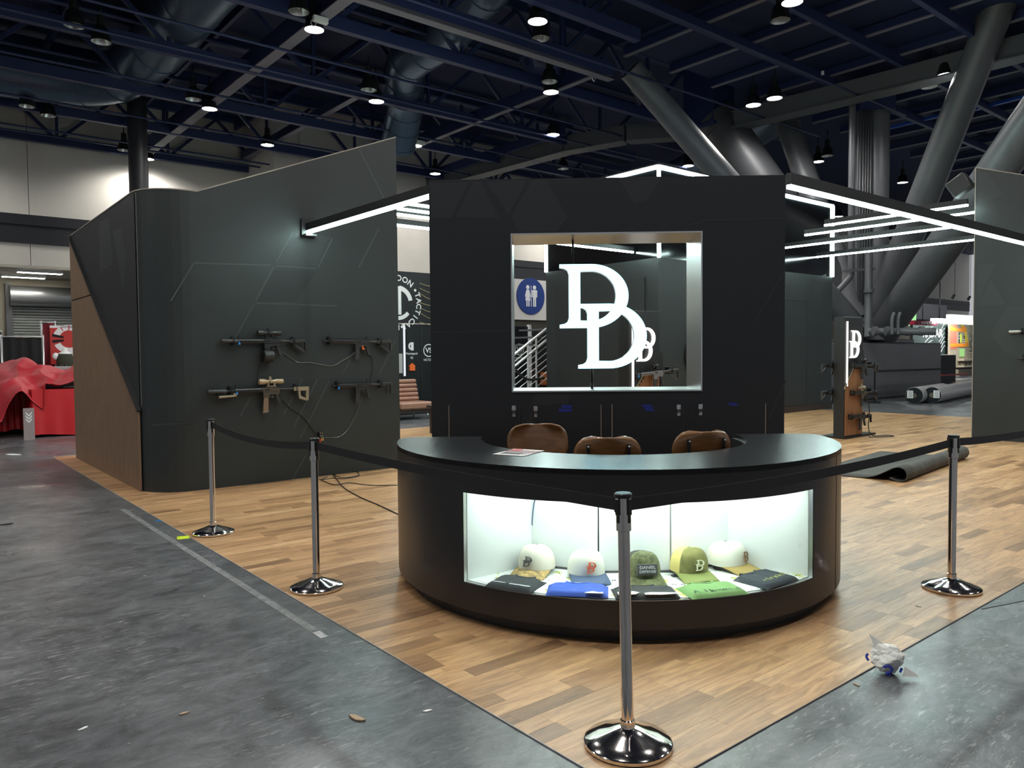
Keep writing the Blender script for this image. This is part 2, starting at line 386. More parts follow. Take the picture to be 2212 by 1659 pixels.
# ---- booth floor of planks
BU, BVW = 17.2, 12.0
BF = sroot('booth_floor', ORI, RB, 'wood-look plank booth floor laid over the concrete')
_b = MB(); _b.box(0, BU, 0, BVW, 0.0005, 0.003); _b.build('underlay', M_RAW, BF)
_b = MB(); _b.box(-0.004, 0.0, -0.003, BVW, 0.0005, 0.0055); _b.build('edge_strip', mat('pale_edge_strip', (0.34, 0.34, 0.34), 0.4), BF)
_b = MB(); _b.box(0, BU, -0.004, 0, 0.0005, 0.0045); _b.build('edge_strip', mat('dark_edge_strip', (0.05, 0.04, 0.05), 0.5), BF)
MP1, MP2 = plank_mat('plank_print', False), plank_mat('plank_print_far', True)
PWD, PLN = 0.098, 0.62
_pm = {}
def plank_geo(mb, L, x=0, y=0):
    c = 0.0006; w = PWD - 0.0003; L = L - 0.0003; z0, z1, z2 = .003, .0045, .005
    vs = [(x, y, z1), (x + L, y, z1), (x + L, y + w, z1), (x, y + w, z1), (x + c, y + c, z2), (x + L - c, y + c, z2), (x + L - c, y + w - c, z2), (x + c, y + w - c, z2),
          (x, y, z0), (x + L, y, z0), (x + L, y + w, z0), (x, y + w, z0)]
    mb.add(vs, [(4, 5, 6, 7), (0, 1, 5, 4), (1, 2, 6, 5), (2, 3, 7, 6), (3, 0, 4, 7), (8, 9, 1, 0), (9, 10, 2, 1), (10, 11, 3, 2), (11, 8, 0, 3)])
_pl = []
for j in range(int(BVW / PWD)):
    x = -rnd.uniform(0.05, PLN)
    while x < BU - 0.02:
        ln_ = rnd.choice((0.44, 0.52, 0.62, 0.62, 0.78, 0.92)); a, e = max(x, 0), min(x + ln_, BU)
        if e - a > 0.03:
            pc = B((a + e) / 2, (j + .5) * PWD)
            px = CX + FPX * pc.x / max(pc.y, .1)
            inview = -100 < px < 2300
            _pl.append(((0 if inview else 50) + pc.length, a, j * PWD, round(e - a, 3)))
        x += ln_
_pl.sort()
for i, (_, a, y, L) in enumerate(_pl[:300]):
    if L not in _pm:
        mb = MB(); plank_geo(mb, L); me = bpy.data.meshes.new('plank'); me.from_pydata(mb.v, [], mb.f); me.materials.append(MP1); _pm[L] = me
    o = bpy.data.objects.new('plank', _pm[L]); COL.objects.link(o); o.parent = BF; o.location = (a, y, 0)
_far = MB()
for (_, a, y, L) in _pl[300:]: plank_geo(_far, L, a, y)
_far.build('far_planks', MP2, BF, kind='stuff')
# ---- back wall of the hall
WB = sroot('wall_back', B(0, 31.4), RB, 'cream hall wall with dark fascia band')
def part(mb_fn, name, m, parent, **k):
    b = MB(); mb_fn(b); return b.build(name, m, parent, **k)
for u0, u1 in ((-30, -12.02), (-12, -6.02), (-6, -0.02), (0, 2.28), (2.3, 10.98), (11, 27.98), (28, 45.98), (46, 90)):
    part(lambda b: b.box(u0, u1, 0, .3, 6.8, 13), 'upper_panel', M_CREAM, WB)
    part(lambda b: b.box(u0, u1, 0, .3, 4.95, 5.75), 'lower_panel', M_CREAM, WB)
part(lambda b: b.box(-30, 90, -.06, .3, 5.75, 6.8), 'fascia_band', M_DKBAND, WB)
part(lambda b: b.box(-30, 90, -.10, .0, 6.42, 6.5), 'fascia_lip', M_DKBAND, WB)
part(lambda b: b.box(-30, 90, 0, 6, 4.85, 4.95), 'soffit', mat('soffit_paint', (0.55, 0.52, 0.45), .8), WB)
M_LOWW = mat('yellowed_block_wall', (0.58, 0.53, 0.42), 0.8, var=(.8, .08))
part(lambda b: b.box(-30, 90, 4.6, 4.9, 0, 4.85), 'recess_wall', M_LOWW, WB)
# protruding stair block in the middle of the wall
part(lambda b: b.box(10.3, 21.5, -3.2, 0, 0, 12.5), 'stair_block', M_CREAM, WB)
part(lambda b: b.box(11.4, 11.5, -3.26, -3.2, 0, 12.5), 'downpipe', M_CREAM, WB)
part(lambda b: b.box(21.5, 34, -.25, 0, 3.45, 5.72), 'restroom_fascia', mat('white_board', (.66, .65, .62), .7), WB)
part(lambda b: b.box(21.5, 34, 2.2, 2.4, 0, 3.5), 'recess_panel', M_LOWW, WB)
_fl_e = emat('tube_diffuser', (1, .96, .86), 26.0)
for i, (px, py, vv) in enumerate(((86, 583, 32.2), (51, 600, 34.4))):
    t = thing('tube_light', ('nearer fluorescent fixture under the left soffit', 'farther fluorescent fixture under the left soffit')[i], 'ceiling light', B(at_v(px, py, vv)[0], vv, 4.85), RB, 'soffit tube lights')
    part(lambda b: b.box(-.75, .75, -.13, .13, -.09, 0), 'housing', M_WHITE, t)
    part(lambda b: b.box(-.72, .72, -.11, .11, -.105, -.09), 'diffuser', _fl_e, t)
_dl = emat('downlight_glow', (1, .97, .88), 5.0)
for i, (px, py) in enumerate(((2046, 666), (2052, 672), (2072, 668), (2083, 673), (2058, 676), (2090, 677))):
    vv = 32.3 + (i % 3); P = B(at_v(px, py, vv)[0], vv, 4.84)
    t = thing('downlight', ('first', 'second', 'third', 'fourth', 'fifth', 'sixth')[i] + ' round downlight from the left under the far right soffit', 'downlight', P, RB, 'far soffit downlights')
    part(lambda b: b.lathe([(.42, -.02), (.48, -.05), (.48, 0)], 20), 'ring', M_WHITE, t)
    part(lambda b: b.lathe([(0, -.03), (.42, -.03)], 20), 'lens', _dl, t)
# roller door in the recess on the left
RDR = sroot('door_1', B(0, 35.9), RB, 'grey steel roller door with drum housing')
du0 = at_v(20, 700, 35.9)[0]
part(lambda b: b.tube([(du0, -.35, 4.1), (du0 + 7, -.35, 4.1)], .42, 20), 'drum_housing', mat('galvanised_drum', (.36, .37, .38), .35, metal=.8), RDR)
def _slats(b):
    for k in range(34):
        z = k * .115; b.prism([(-.10, z), (-.14, z + .03), (-.14, z + .085), (-.10, z + .112)], du0 + .1, du0 + 6.9, 'x')
part(_slats, 'door_slats', mat('roller_slat_grey', (.30, .31, .31), .5, metal=.3), RDR, kind='stuff')
part(lambda b: b.box(du0 - .12, du0 + .1, -.3, 0, 0, 4.6), 'guide_rail', M_GREYST, RDR)
# restroom sign
rc = at_v(1147, 640, 31.1)
t = thing('restroom_sign', 'round blue restroom sign with white man and woman pictograms', 'sign', B(rc[0], 31.1, rc[2]), RB)
part(lambda b: b.prism([(1.03 * math.cos(R(k * 7.5)), 1.03 * math.sin(R(k * 7.5))) for k in range(48)], 0, .05, 'y'), 'disc', mat('sign_blue', (.012, .045, .22), .5), t)
def _woman(b):
    b.prism([(.12 * math.cos(R(k * 20)) - .24, .12 * math.sin(R(k * 20)) + .50) for k in range(18)], -.012, 0)
    b.prism([(-.34, .36), (-.14, .36), (-.02, -.02), (-.07, -.04), (-.145, .18), (-.05, -.25), (-.12, -.25), (-.12, -.58), (-.21, -.58), (-.21, -.25), (-.27, -.25), (-.27, -.58), (-.36, -.58), (-.36, -.25), (-.43, -.25), (-.335, .18), (-.41, -.04), (-.46, -.02)], -.012, 0)
def _man(b):
    b.prism([(.12 * math.cos(R(k * 20)) + .26, .12 * math.sin(R(k * 20)) + .50) for k in range(18)], -.012, 0)
    b.prism([(.10, .36), (.42, .36), (.46, .32), (.46, -.05), (.39, -.05), (.39, .20), (.37, .20), (.37, -.58), (.275, -.58), (.275, -.12), (.245, -.12), (.245, -.58), (.15, -.58), (.15, .20), (.13, .20), (.13, -.05), (.06, -.05), (.06, .32)], -.012, 0)
part(_woman, 'woman_pictogram', M_WHITEPR, t); part(_man, 'man_pictogram', M_WHITEPR, t)
part(lambda b: b.box(-.012, .025, -.012, 0, -.58, .60), 'divider_line', M_WHITEPR, t)
# ---------------------------------------------------------------- ceiling
CE = sroot('ceiling', ORI, RB, 'dark navy exposed ceiling with beams and purlins')
part(lambda b: b.box(-40, 90, -30, 34, 11.9, 12.0), 'deck', M_NAVY2, CE)
part(lambda b: b.box(14.3, 90, -30, 13.3, 10.25, 10.35), 'low_deck', M_NAVY2, CE)
def truss(v, u0, u1, zb=9.55, zt=11.4, m=M_NAVY, web=True, dep=.30):
    def f(b):
        b.box(u0, u1, v - .10, v + .10, zb - dep / 2, zb + dep / 2); b.box(u0, u1, v - .12, v + .12, zt, zt + .3)
        if web:
            n = max(1, int((u1 - u0) / 3.7)); st = (u1 - u0) / n
            for k in range(n):
                x = u0 + k * st
                b.bar((x, v, zt), (x + st / 2, v, zb), .11, .11); b.bar((x + st / 2, v, zb), (x + st, v, zt), .11, .11)
                b.bar((x + st / 2, v, zb), (x + st / 2, v, zt), .09, .09)
    part(f, 'roof_truss', m, CE)
for v, u0, u1 in ((15.45, -22, 20), (19.5, -22, 22), (23.2, -22, 22), (27.0, -22, 30), (30.95, -22, 40), (11.4, -24, 13)):
    truss(v, u0, u1)
truss(13.45, -24, 14.2, m=M_NAVY, dep=.34)
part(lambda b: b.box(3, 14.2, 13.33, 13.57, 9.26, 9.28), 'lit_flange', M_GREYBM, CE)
def vbeam(u, v0, v1, z, w, h, name='roof_beam', m=M_NAVY, fl=True):
    part(lambda b: b.box(u - w / 2, u + w / 2, v0, v1, z, z + h), name, m, CE)
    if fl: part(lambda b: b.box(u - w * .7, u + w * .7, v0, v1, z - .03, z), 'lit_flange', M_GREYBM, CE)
vbeam(6.2, -10, 31, 9.45, .22, .55); vbeam(13.9, 13.4, 31, 9.45, .13, .4); vbeam(-1.5, -10, 31, 9.6, .2, .5, fl=False)
vbeam(10.1, 20, 31, 9.9, .16, .3); vbeam(17.6, 19, 31, 9.6, .14, .35, fl=False)
for k in range(14):     # light purlins of the low deck, right half
    vbeam(14.6 + 2.05 * k, -24, 13.3, 10.0, .10, .22, 'purlin', M_NAVY, True)
for v in (10.5, 8.4, 6.3, 4.2, 2.1, 0.0, -3, -6):
    part(lambda b: b.box(14.2 if v not in (10.5, 8.4) else 7, 70, v - .07, v + .07, 9.72, 9.98), 'cross_purlin', M_NAVY, CE)
for k in range(7):     # purlins over the left half, high up
    vbeam(-13 + 3.8 * k, -8, 31, 11.1, .12, .25, 'purlin', M_NAVY, False)
for v in (17.2, 18.4, 21.2, 25.0, 28.6, 29.6, 12.6, 9.6):
    part(lambda b: b.tube([(-24, v, 9.15 + .08 * (v % 3)), (24, v, 9.15 + .08 * (v % 3))], .035, 6), 'sprinkler_pipe', M_NAVY, CE)
for v in (16.3, 20.4, 24.1):
    part(lambda b: b.tube([(-24, v, 10.4), (21, v, 10.4)], .06, 6), 'sprinkler_pipe', M_NAVY, CE)
part(lambda b: b.box(18.6, 18.66, 9.5, 9.56, 9.3, 9.4), 'sensor', M_WHITE, CE)
M_BLUEB = mat('blue_lit_steel', (.02, .10, .55), .45)  # blue light caught by two purlins, put into their colour
for p, q in (((1917, 277), (2032, 249)), ((2105, 236), (2215, 208))):
    a, c = to_b(on_floor(*p, 9.9)), to_b(on_floor(*q, 9.9))
    part(lambda b: b.bar((a[0], a[1], 9.9), (c[0], c[1], 9.9), .14, .10), 'blue_lit_purlin', M_BLUEB, CE)
# hall columns
for (px, py, d, r, nm) in ((300, 400, 25.5, .30, 'a'),):
    P = at_depth(px, py, d)
    o = part(lambda b: b.cyl((0, 0, 0), (0, 0, 12), r, n=20), 'hall_column', mat('dark_column', (.012, .013, .017), .5), None, loc=(P.x, P.y, 0)); struct(o); o['label'] = 'dark round hall column against the left back wall'
# grey ring beam that carries the leaning struts
RBEAM = thing('ring_beam', 'large grey steel ring beam bending across the ceiling', 'beam', ORI, RB)
rp = [(17.7, 29.5), (18.3, 19.6), (19.0, 17.2), (20.6, 15.2), (21.2, 8.5), (21.6, -6)]
for a, c in zip(rp[:-1], rp[1:]):
    part(lambda b: b.bar((a[0], a[1], 9.45), (c[0], c[1], 9.45), .45, .55), 'beam_segment', M_GREYST, RBEAM)
    part(lambda b: b.bar((a[0], a[1], 9.16), (c[0], c[1], 9.16), .62, .04), 'bottom_flange', M_GREYST, RBEAM)
# ---- leaning tube struts and the column cluster on the pedestal
def strut(name, label, p0, p1, d0, d1, r0, r1, m=M_GREYST):
    a, c = at_depth(*p0, d0), at_depth(*p1, d1)
    t = thing(name, label, 'column', (c.x, c.y, c.z))
    part(lambda b: b.tube([a - c, Vector((0, 0, 0))], [r0, r1], 28), 'tube', m, t)
    q = (a - c); n = q.normalized()
    part(lambda b: b.tube([q - n * .5, q - n * .42], [r0 * 1.06, r0 * 1.06], 28), 'weld_collar', m, t)
    return t
strut('leaning_strut', 'steep grey tube strut rising to the top right corner', (2185, -60), (1878, 728), 19.5, 25.8, .40, .45)
strut('leaning_strut', 'thick grey tube strut leaning out over the far right wall', (2330, 120), (1900, 727), 16.5, 25.6, .46, .50)
strut('leaning_strut', 'grey tube strut leaning left from the pedestal to the ceiling joint', (1362, 150), (1838, 700), 22.0, 24.6, .345, .40)
strut('leaning_strut', 'broad shadowed strut below the dark square post', (1545, 250), (1868, 700), 27.0, 25.6, .72, .6, mat('shaded_strut_grey', (.045, .047, .052), .45))  # shade on this strut put into a darker grey
strut('leaning_strut', 'bright-lit short strut left of the column cluster', (1694, 250), (1850, 690), 27.5, 25.2, .40, .40)
P = at_depth(1531, 225, 27.2)
o = part(lambda b: (b.box(-.62, .62, -.62, .62, -.9, 2.6), b.box(-.72, .72, -.72, .72, -.95, -.85)), 'square_post', M_NAVY, None, loc=P, rz=RB)
tag(o, 'dark navy square post above the broad strut', 'post')
PC = on_floor(1884, 863); pcu, pcv, _ = to_b(PC)
pr = at_v(2033, 800, pcv)[0]
PED = thing('pedestal', 'grey painted concrete plinth under the leaning struts', 'plinth', B(pr, pcv), RB)
part(lambda b: b.box(-8.0, 0, 0, 4.2, 0, 1.80), 'plinth_block', M_GREYST, PED, bevel=.04)
part(lambda b: b.box(-7.6, -.8, .6, 4.0, 1.8, 1.95), 'cap_slab', M_GREYST, PED, bevel=.03)
cc = at_depth(1896, 500, 25.2)
CCL = thing('column_cluster', 'tall grey column wrapped in vertical conduits and pipes', 'column', (cc.x, cc.y, 1.9))
part(lambda b: b.cyl((0, 0, 0), (0, 0, 8.6), .33, n=24), 'round_column', M_GREYST, CCL)
part(lambda b: b.box(-.75, -.25, -.15, .25, 0, 8.6), 'flat_column', M_GREYST, CCL, bevel=.02)
part(lambda b: b.box(-.8, .35, -.4, .4, 7.4, 9.9), 'column_head', M_NAVY, CCL)
for k, x in enumerate((-.70, -.60, -.52, -.44, -.36)):
    part(lambda b: b.tube([(x, -.22, 0), (x, -.22, 8.4)], .028, 8), 'conduit', M_GREYST, CCL)
pp = at_depth(1838, 600, 24.2) - Vector((cc.x, cc.y, 1.9))
pipe = part(lambda b: b.tube([(pp.x, pp.y, 2.1), (pp.x, pp.y, 7.6)], .10, 12), 'standpipe', M_GREYST, CCL)
part(lambda b: b.tube(spline([(pp.x, pp.y, 2.1), (pp.x - .05, pp.y, 1.95), (pp.x - .5, pp.y, 1.45), (pp.x - 1.4, pp.y, .5)], 4), .10, 12), 'branch_pipe', M_GREYST, CCL)
def zrel(px, py, d): return at_depth(px, py, d) - Vector((cc.x, cc.y, 1.9))
q0, q1, q2 = zrel(1877, 540, 24), zrel(1875, 728, 23.6), zrel(2022, 716, 22.8)
part(lambda b: b.tube([q0, zrel(1876, 620, 23.9), q1], .11, 12), 'riser_pipe', M_GREYST, CCL)
part(lambda b: b.tube([zrel(1876, 716, 23.6), q2], .11, 12), 'header_pipe', M_GREYST, CCL)
for (px, py) in ((1877, 628), (1876, 690), (1876, 702)):
    z = zrel(px, py, 23.8); part(lambda b: b.tube([z - Vector((0, 0, .06)), z + Vector((0, 0, .06))], .15, 12), 'pipe_coupling', M_GREYST, CCL)
for (px) in (1890, 1917, 1960, 1990):
    z = zrel(px, 715, 23.2); part(lambda b: b.tube([z - Vector((.06, 0, 0)), z + Vector((.06, 0, 0))], .14, 12), 'pipe_coupling', M_GREYST, CCL)
for (x, z) in ((1927, 700), (1940, 705)):
    a = zrel(x, 722, 23); part(lambda b: b.tube(spline([a, zrel(x, 690, 23), zrel(x + 5, 675, 23)], 4), .05, 8), 'vent_stub', M_GREYST, CCL)
part(lambda b: b.bar(zrel(1822, 586, 24), zrel(1890, 580, 24), .06, .08), 'pipe_clamp', M_GREYST, CCL)
# ---- ducts
def duct(label, pts, r, seg=.9):
    P = [Vector(p) for p in spline(pts, 10)]
    t = thing('air_duct', label, 'duct', B(pts[0][0], pts[0][1], pts[0][2]), RB)
    q = [p - Vector(pts[0]) for p in P]
    part(lambda b: b.tube(q, r, 20), 'duct_tube', M_DUCT, t)
    for k in range(3, len(q) - 1, 4):
        n = (q[k + 1] - q[k - 1]).normalized()
        part(lambda b: b.tube([q[k] - n * .03, q[k] + n * .03], r * 1.035, 20), 'joint_band', M_DUCT, t)
    return t
duct('round grey duct running away over the left booth wall', [(4.3, 12, 10.5), (4.3, 18, 10.5), (4.3, 22.2, 10.4), (3.3, 25.3, 10.2), (-1, 26.2, 10.2), (-8, 26.2, 10.2)], .75)
duct('curved round duct above the centre of the picture', [(9.5, 12.6, 10.6), (10.4, 16.0, 10.5), (10.6, 18.5, 10.4), (11.8, 20.6, 9.9), (12.2, 21.8, 8.9)], .62)
duct('wide round duct crossing near the top left', [(-6, 13.0, 10.9), (2, 14.4, 10.8), (9.2, 14.7, 10.7)], .6)
duct('round duct behind the column cluster on the right', [(22, 12.5, 10.9), (26, 16, 10.8), (30, 24, 10.7)], .7)
# ---- speaker / diffuser hoods
def hood(px, py, d, s, label):
    P = at_depth(px, py, d); t = thing('air_diffuser', label, 'air diffuser', P, RB + R(20))
    prof = [(.15, .55), (.42, .5), (.95, .12), (.62, -.32), (.0, -.34)]
    part(lambda b: b.lathe([(r * s, z * s) for r, z in prof], 8, sm=False), 'hood', M_NAVY, t)
    for k in range(8):
        a = R(45 * k + 22.5); T = Matrix.Rotation(a, 4, 'Z')
        part(lambda b: b.add([(.86 * s, -.16 * s, .03 * s), (.86 * s, .16 * s, .03 * s), (.70 * s, .12 * s, -.22 * s), (.70 * s, -.12 * s, -.22 * s), (.80 * s, -.16 * s, .06 * s), (.80 * s, .16 * s, .06 * s)], [(0, 1, 2, 3), (0, 4, 5, 1)], M=T), 'louvre', M_NAVY2, t)
    part(lambda b: b.cyl((0, 0, .5 * s), (0, 0, 2.2 * s), .3 * s), 'neck', M_DUCT, t)
hood(1172, 138, 22.5, .75, 'octagonal air diffuser hood beneath the ceiling at top centre')
hood(852, 285, 28.5, .8, 'octagonal air diffuser hood near the peak of the left booth wall')
hood(1690, 285, 32, .75, 'octagonal air diffuser hood between the struts')
# ---- high-bay lamps
M_REFL = mat('lamp_reflector', (.62, .62, .6), .28, metal=.9)
M_BULB = emat('lamp_lens', (1, .985, .95), 40.0)
_lamp = {}
def lamp(u, v, lit, label, light=True):
    t = thing('high_bay_lamp', label, 'ceiling lamp', B(u, v, 9.2), RB, 'burning high-bay lamps' if lit else 'unlit high-bay lamps')
    if 'h' not in _lamp:
        _lamp['h'] = MB().lathe([(.0, .62), (.09, .62), (.10, .36), (.17, .30), (.235, .0), (.225, .0), (.155, .28)], 20).build('bell_housing', M_BLACK, None)
        _lamp['r'] = MB().lathe([(.222, .004), (.152, .27), (0, .275)], 20).build('reflector', M_REFL, None)
        _lamp['l'] = MB().lathe([(0, .02), (.205, .02), (.21, .05)], 20).build('lens', M_BULB, None)
        _lamp['s'] = MB().cyl((0, 0, .6), (0, 0, 1.0), .02, n=6).build('hanger', M_BLACK, None)
        _lamp['b'] = MB().sphere((0, 0, .16), .06, .06, .09).build('bulb', mat('grey_bulb', (.5, .5, .5), .3), None)
    for k in ('h', 's', 'r') + (('l',) if lit else ('b',)):
        src = _lamp[k]
        o = src.copy() if src.parent is not None else src
        if o is not src: COL.objects.link(o)
        o.parent = t
    if lit and light:
        ld = bpy.data.lights.new('lamp_light', 'SPOT'); ld.energy = LAMP_W; ld.spot_size = R(164); ld.spot_blend = .55; ld.shadow_soft_size = .2; ld.color = (1, .975, .93)
        lo = bpy.data.objects.new('lamp_light', ld); COL.objects.link(lo); lo.parent = t; lo.location = (0, 0, -.03)
    return t
for u, v, l in ((9.92, 11.73, 'burning high-bay lamp at top centre, brightest above the hanging letters'), (6.08, 15.32, 'burning high-bay lamp beside the pale beam at top left'),
    (13.68, 7.54, 'burning high-bay lamp cut by the top edge near the right'), (9.77, 18.95, 'burning high-bay lamp above the peak of the left booth wall'),
    (6.05, 22.72, 'burning high-bay lamp under the long pale beam on the left'), (13.39, 15.09, 'burning high-bay lamp just below the octagonal hood at top centre'),
    (16.4, 18.29, 'burning high-bay lamp above the lit patch of the ring beam'), (9.03, 25.61, 'burning high-bay lamp over the sloping top of the left booth wall'),
    (13.36, 22.44, 'burning high-bay lamp right of the peak of the left booth wall'), (16.34, 25.63, 'burning high-bay lamp just above the left corner of the centre tower'),
    (19.1, 11.32, 'right one of two burning lamps beside the grey ring beam'), (19.16, 12.09, 'left one of two burning lamps beside the grey ring beam'),
    (21.14, 7.28, 'burning high-bay lamp left of the steep strut at top right'), (27.49, 14.54, 'burning lamp between bright short strut and column cluster'),
    (23.84, 18.19, 'small burning lamp left of the leaning strut above the tower'), (34.24, 14.16, 'small burning lamp between column cluster and steep strut'),
    (6.15, 30.35, 'burning lamp by the dark round column washing the back wall'), (40.34, 20.36, 'tiny far burning lamp below the long right light bar')):
    lamp(u, v, True, l)
for u, v, l in ((1.65, 18.52, 'unlit high-bay lamp nearest the top left corner'), (2.33, 19.15, 'second unlit high-bay lamp from the top left corner'), (5.4, 14.65, 'unlit lamp at the top edge left of the pale beam'),
    (5.38, 22.1, 'unlit lamp left of the long pale beam'), (1.61, 25.83, 'unlit lamp hanging at far left over the hall wall'), (2.26, 26.48, 'dim unlit lamp behind the navy beam at far left'),
    (9.09, 18.19, 'unlit lamp up and left of the lamp over the wall peak'), (10.61, 12.4, 'unlit lamp close under the brightest top centre lamp'), (12.76, 14.46, 'unlit lamp under the octagonal hood'),
    (5.12, 29.49, 'unlit lamp left of the dark round column'), (12.73, 21.78, 'unlit lamp right of the left booth wall peak'), (20.06, 21.67, 'small unlit lamp above the tower'),
    (14.3, 8.21, 'unlit lamp beside the lamp cut by the top edge'), (21.78, 7.96, 'unlit lamp below the burning lamp left of the steep strut'), (26.88, 13.82, 'small unlit lamp beside the bright short strut')):
    lamp(u, v, False, l)
# the same grid of lamps goes on over and behind the photographer
for u, v, l in ((6.1, 7.7, 'behind the centre tower'), (2.35, 11.5, 'over the back of the left booth wall'), (9.9, 4.0, 'over the cross light bars on the right'), (13.6, .3, 'beyond the right booth wall'), (2.35, 4.1, 'over the left stanchions'), (-1.4, 7.9, 'over the aisle beside the wood slat panel'),
    (6.0, .4, 'over the rolled mat'), (-5.2, 11.6, 'over the aisle before the red booth'), (2.3, -3.2, 'over the right aisle near the photographer'), (-1.5, .6, 'over the near left aisle'), (-5.3, 4.4, 'over the far side of the left aisle'), (-9, 8, 'well left of the picture'), (9.8, -3.4, 'over the right aisle farther along'), (17.4, -3.5, 'far along the right aisle'), (-1.5, 29.6, 'before the back wall left of the picture'), (-5.2, 25.8, 'over the hall left of the roller door')):
    lamp(u, v, True, 'overhead burning lamp above the frame, ' + l)
for u, v, l in ((13.4, 29.6, 'left booth wall peak'), (20.0, 29.3, 'left half of the tower, near the back wall'), (23.8, 25.6, 'tower window'), (27.5, 21.9, 'right half of the tower'), (27.5, 29.3, 'tower window, near the back wall'), (31.2, 25.6, 'right half of the tower, farthest')):
    lamp(u, v, True, 'burning high-bay lamp hidden behind the ' + l)
# ---- small fittings under the beams
for (px, py, d, l) in ((1292, 163, 21.9, 'white sensor box clamped under the beam by the strut joint'), (692, 43, 18.0, 'white sensor box on the pale beam at top left'), (908, 308, 28.0, 'white sensor box beside the lamp near the wall peak')):
    P = at_depth(px, py, d); t = thing('sensor_box', l, 'sensor', P, RB)
    part(lambda b: b.box(-.18, .18, -.06, .06, -.07, .07), 'box', M_WHITE, t, bevel=.01)
    part(lambda b: b.cyl((0, 0, .06), (0, 0, .4), .012, n=6), 'hanger', M_BLKMET, t)
    part(lambda b: b.tube(spline([(-.18, 0, -.02), (-.24, 0, -.12), (-.16, 0, -.2), (-.1, 0, -.08)], 4), .012, 6), 'cable_loop', M_SILVER, t)
# ================================================================ booth walls
def print_lines(parent, plane, lines, w=.022, m=M_LINE, name='printed_line', off=-.0015, cap=None):
    """thin printed strips on a wall face; lines are pixel pairs turned into points of that face"""
    for (a, c) in lines:
        p, q = plane(*a), plane(*c)
        L = math.hypot(q[0] - p[0], q[1] - p[1]); dx, dz = (q[0] - p[0]) / L, (q[1] - p[1]) / L
        nx, nz = -dz * w / 2, dx * w / 2
        part(lambda b: b.prism([(p[0] + nx, p[1] + nz), (q[0] + nx, q[1] + nz), (q[0] - nx, q[1] - nz), (p[0] - nx, p[1] - nz)], off, .001), name, m, parent)
def print_patch(parent, plane, polys, m, off=-.001, name='printed_facet'):
    for poly in polys:
        pts = [plane(*p) for p in poly]; part(lambda b: b.prism(pts, off, .001), name, m, parent)
LV = 7.34      # front face of the left wall
UC, RAD = 0.75, 0.48
LW = thing('display_wall', 'tall graphite booth wall with sloping top and rounded corner, rifles hung on it', 'booth wall', B(0, LV), RB)
# plan path, local y measured from LV
path = [(3.47, 0, 4.49), (0.84, 0, 3.43), (UC, 0, 3.43)]
for k in range(1, 9):
    a = R(90 * k / 8); path.append((UC - RAD * math.sin(a), RAD - RAD * math.cos(a), 3.43))
path.append((UC - RAD, 11.6 - LV, 3.40))
def _wall(b, off0, off1):
    nrm = []
    for i, (x, y, z) in enumerate(path):
        p0, p1 = path[max(i - 1, 0)], path[min(i + 1, len(path) - 1)]
        d = Vector((p1[0] - p0[0], p1[1] - p0[1], 0)).normalized(); nrm.append(Vector((d.y, -d.x, 0)))   # to the inside
    vs = []
    for (x, y, z), n in zip(path, nrm):
        for off in (off0, off1):
            q = Vector((x, y, 0)) + n * off; vs += [(q.x, q.y, 0.005), (q.x, q.y, z)]
    fs = []
    for i in range(len(path) - 1):
        a = i * 4; c = a + 4
        fs += [(a, a + 1, c + 1, c), (a + 2, c + 2, c + 3, a + 3), (a + 1, a + 3, c + 3, c + 1), (a, c, c + 2, a + 2)]
    fs += [(0, 2, 3, 1)]; e = (len(path) - 1) * 4; fs += [(e, e + 1, e + 3, e + 2)]
    b.add(vs, fs)
part(lambda b: _wall(b, 0, .14), 'wall_shell', M_GRAPH, LW)
# raw light edge along the top
_tp = MB()
for i in range(len(path) - 1):
    a, c = path[i], path[i + 1]; _tp.bar((a[0], a[1] + .004, a[2] + .004), (c[0], c[1] + .004, c[2] + .004), .012, .012)
_tp.build('pale_top_edge', M_RAW, LW)
# wooden slat panels on the outer side
XS = UC - RAD
def _slatpanel(b, z0f, z1f, v0, v1, pitch=.034):
    n = int((v1 - v0) / pitch)
    for k in range(n):
        y = v0 + k * pitch; a, c = y, y + pitch * .62
        za, zc, zb0 = z1f(a), z1f(c), max(0.006, z0f)
        if min(za, zc) - zb0 < .02: continue
        vs = [(XS - .022, a - LV, zb0), (XS - .022, c - LV, zb0), (XS - .022, c - LV, zc), (XS - .022, a - LV, za), (XS - .004, a - LV, zb0), (XS - .004, c - LV, zb0), (XS - .004, c - LV, zc), (XS - .004, a - LV, za)]
        b.add(vs, [(0, 1, 2, 3), (4, 7, 6, 5), (0, 3, 7, 4), (1, 5, 6, 2), (2, 6, 7, 3), (0, 4, 5, 1)])
zd = lambda v: 0.93 + (v - 7.72) * (3.36 - 0.93) / (11.55 - 7.72)
part(lambda b: _slatpanel(b, 0, lambda v: min(zd(v), 2.40), 7.72, 11.58), 'wood_slat_panel', M_WOODSL, LW, kind='stuff')
part(lambda b: _slatpanel(b, 2.42, lambda v: zd(v), 10.0, 11.58), 'wood_slat_panel', M_WOODSL, LW, kind='stuff')
part(lambda b: b.add([(XS - .003, 7.72 - LV, .013), (XS - .003, 11.59 - LV, .013), (XS - .003, 11.59 - LV, 3.36), (XS - .003, 7.72 - LV, .93), (XS - .001, 7.72 - LV, .013), (XS - .001, 11.59 - LV, .013), (XS - .001, 11.59 - LV, 3.36), (XS - .001, 7.72 - LV, .93)], [(0, 1, 2, 3), (4, 7, 6, 5), (0, 3, 7, 4), (1, 5, 6, 2), (2, 6, 7, 3), (0, 4, 5, 1)]), 'slat_backing', M_DKWOOD, LW)
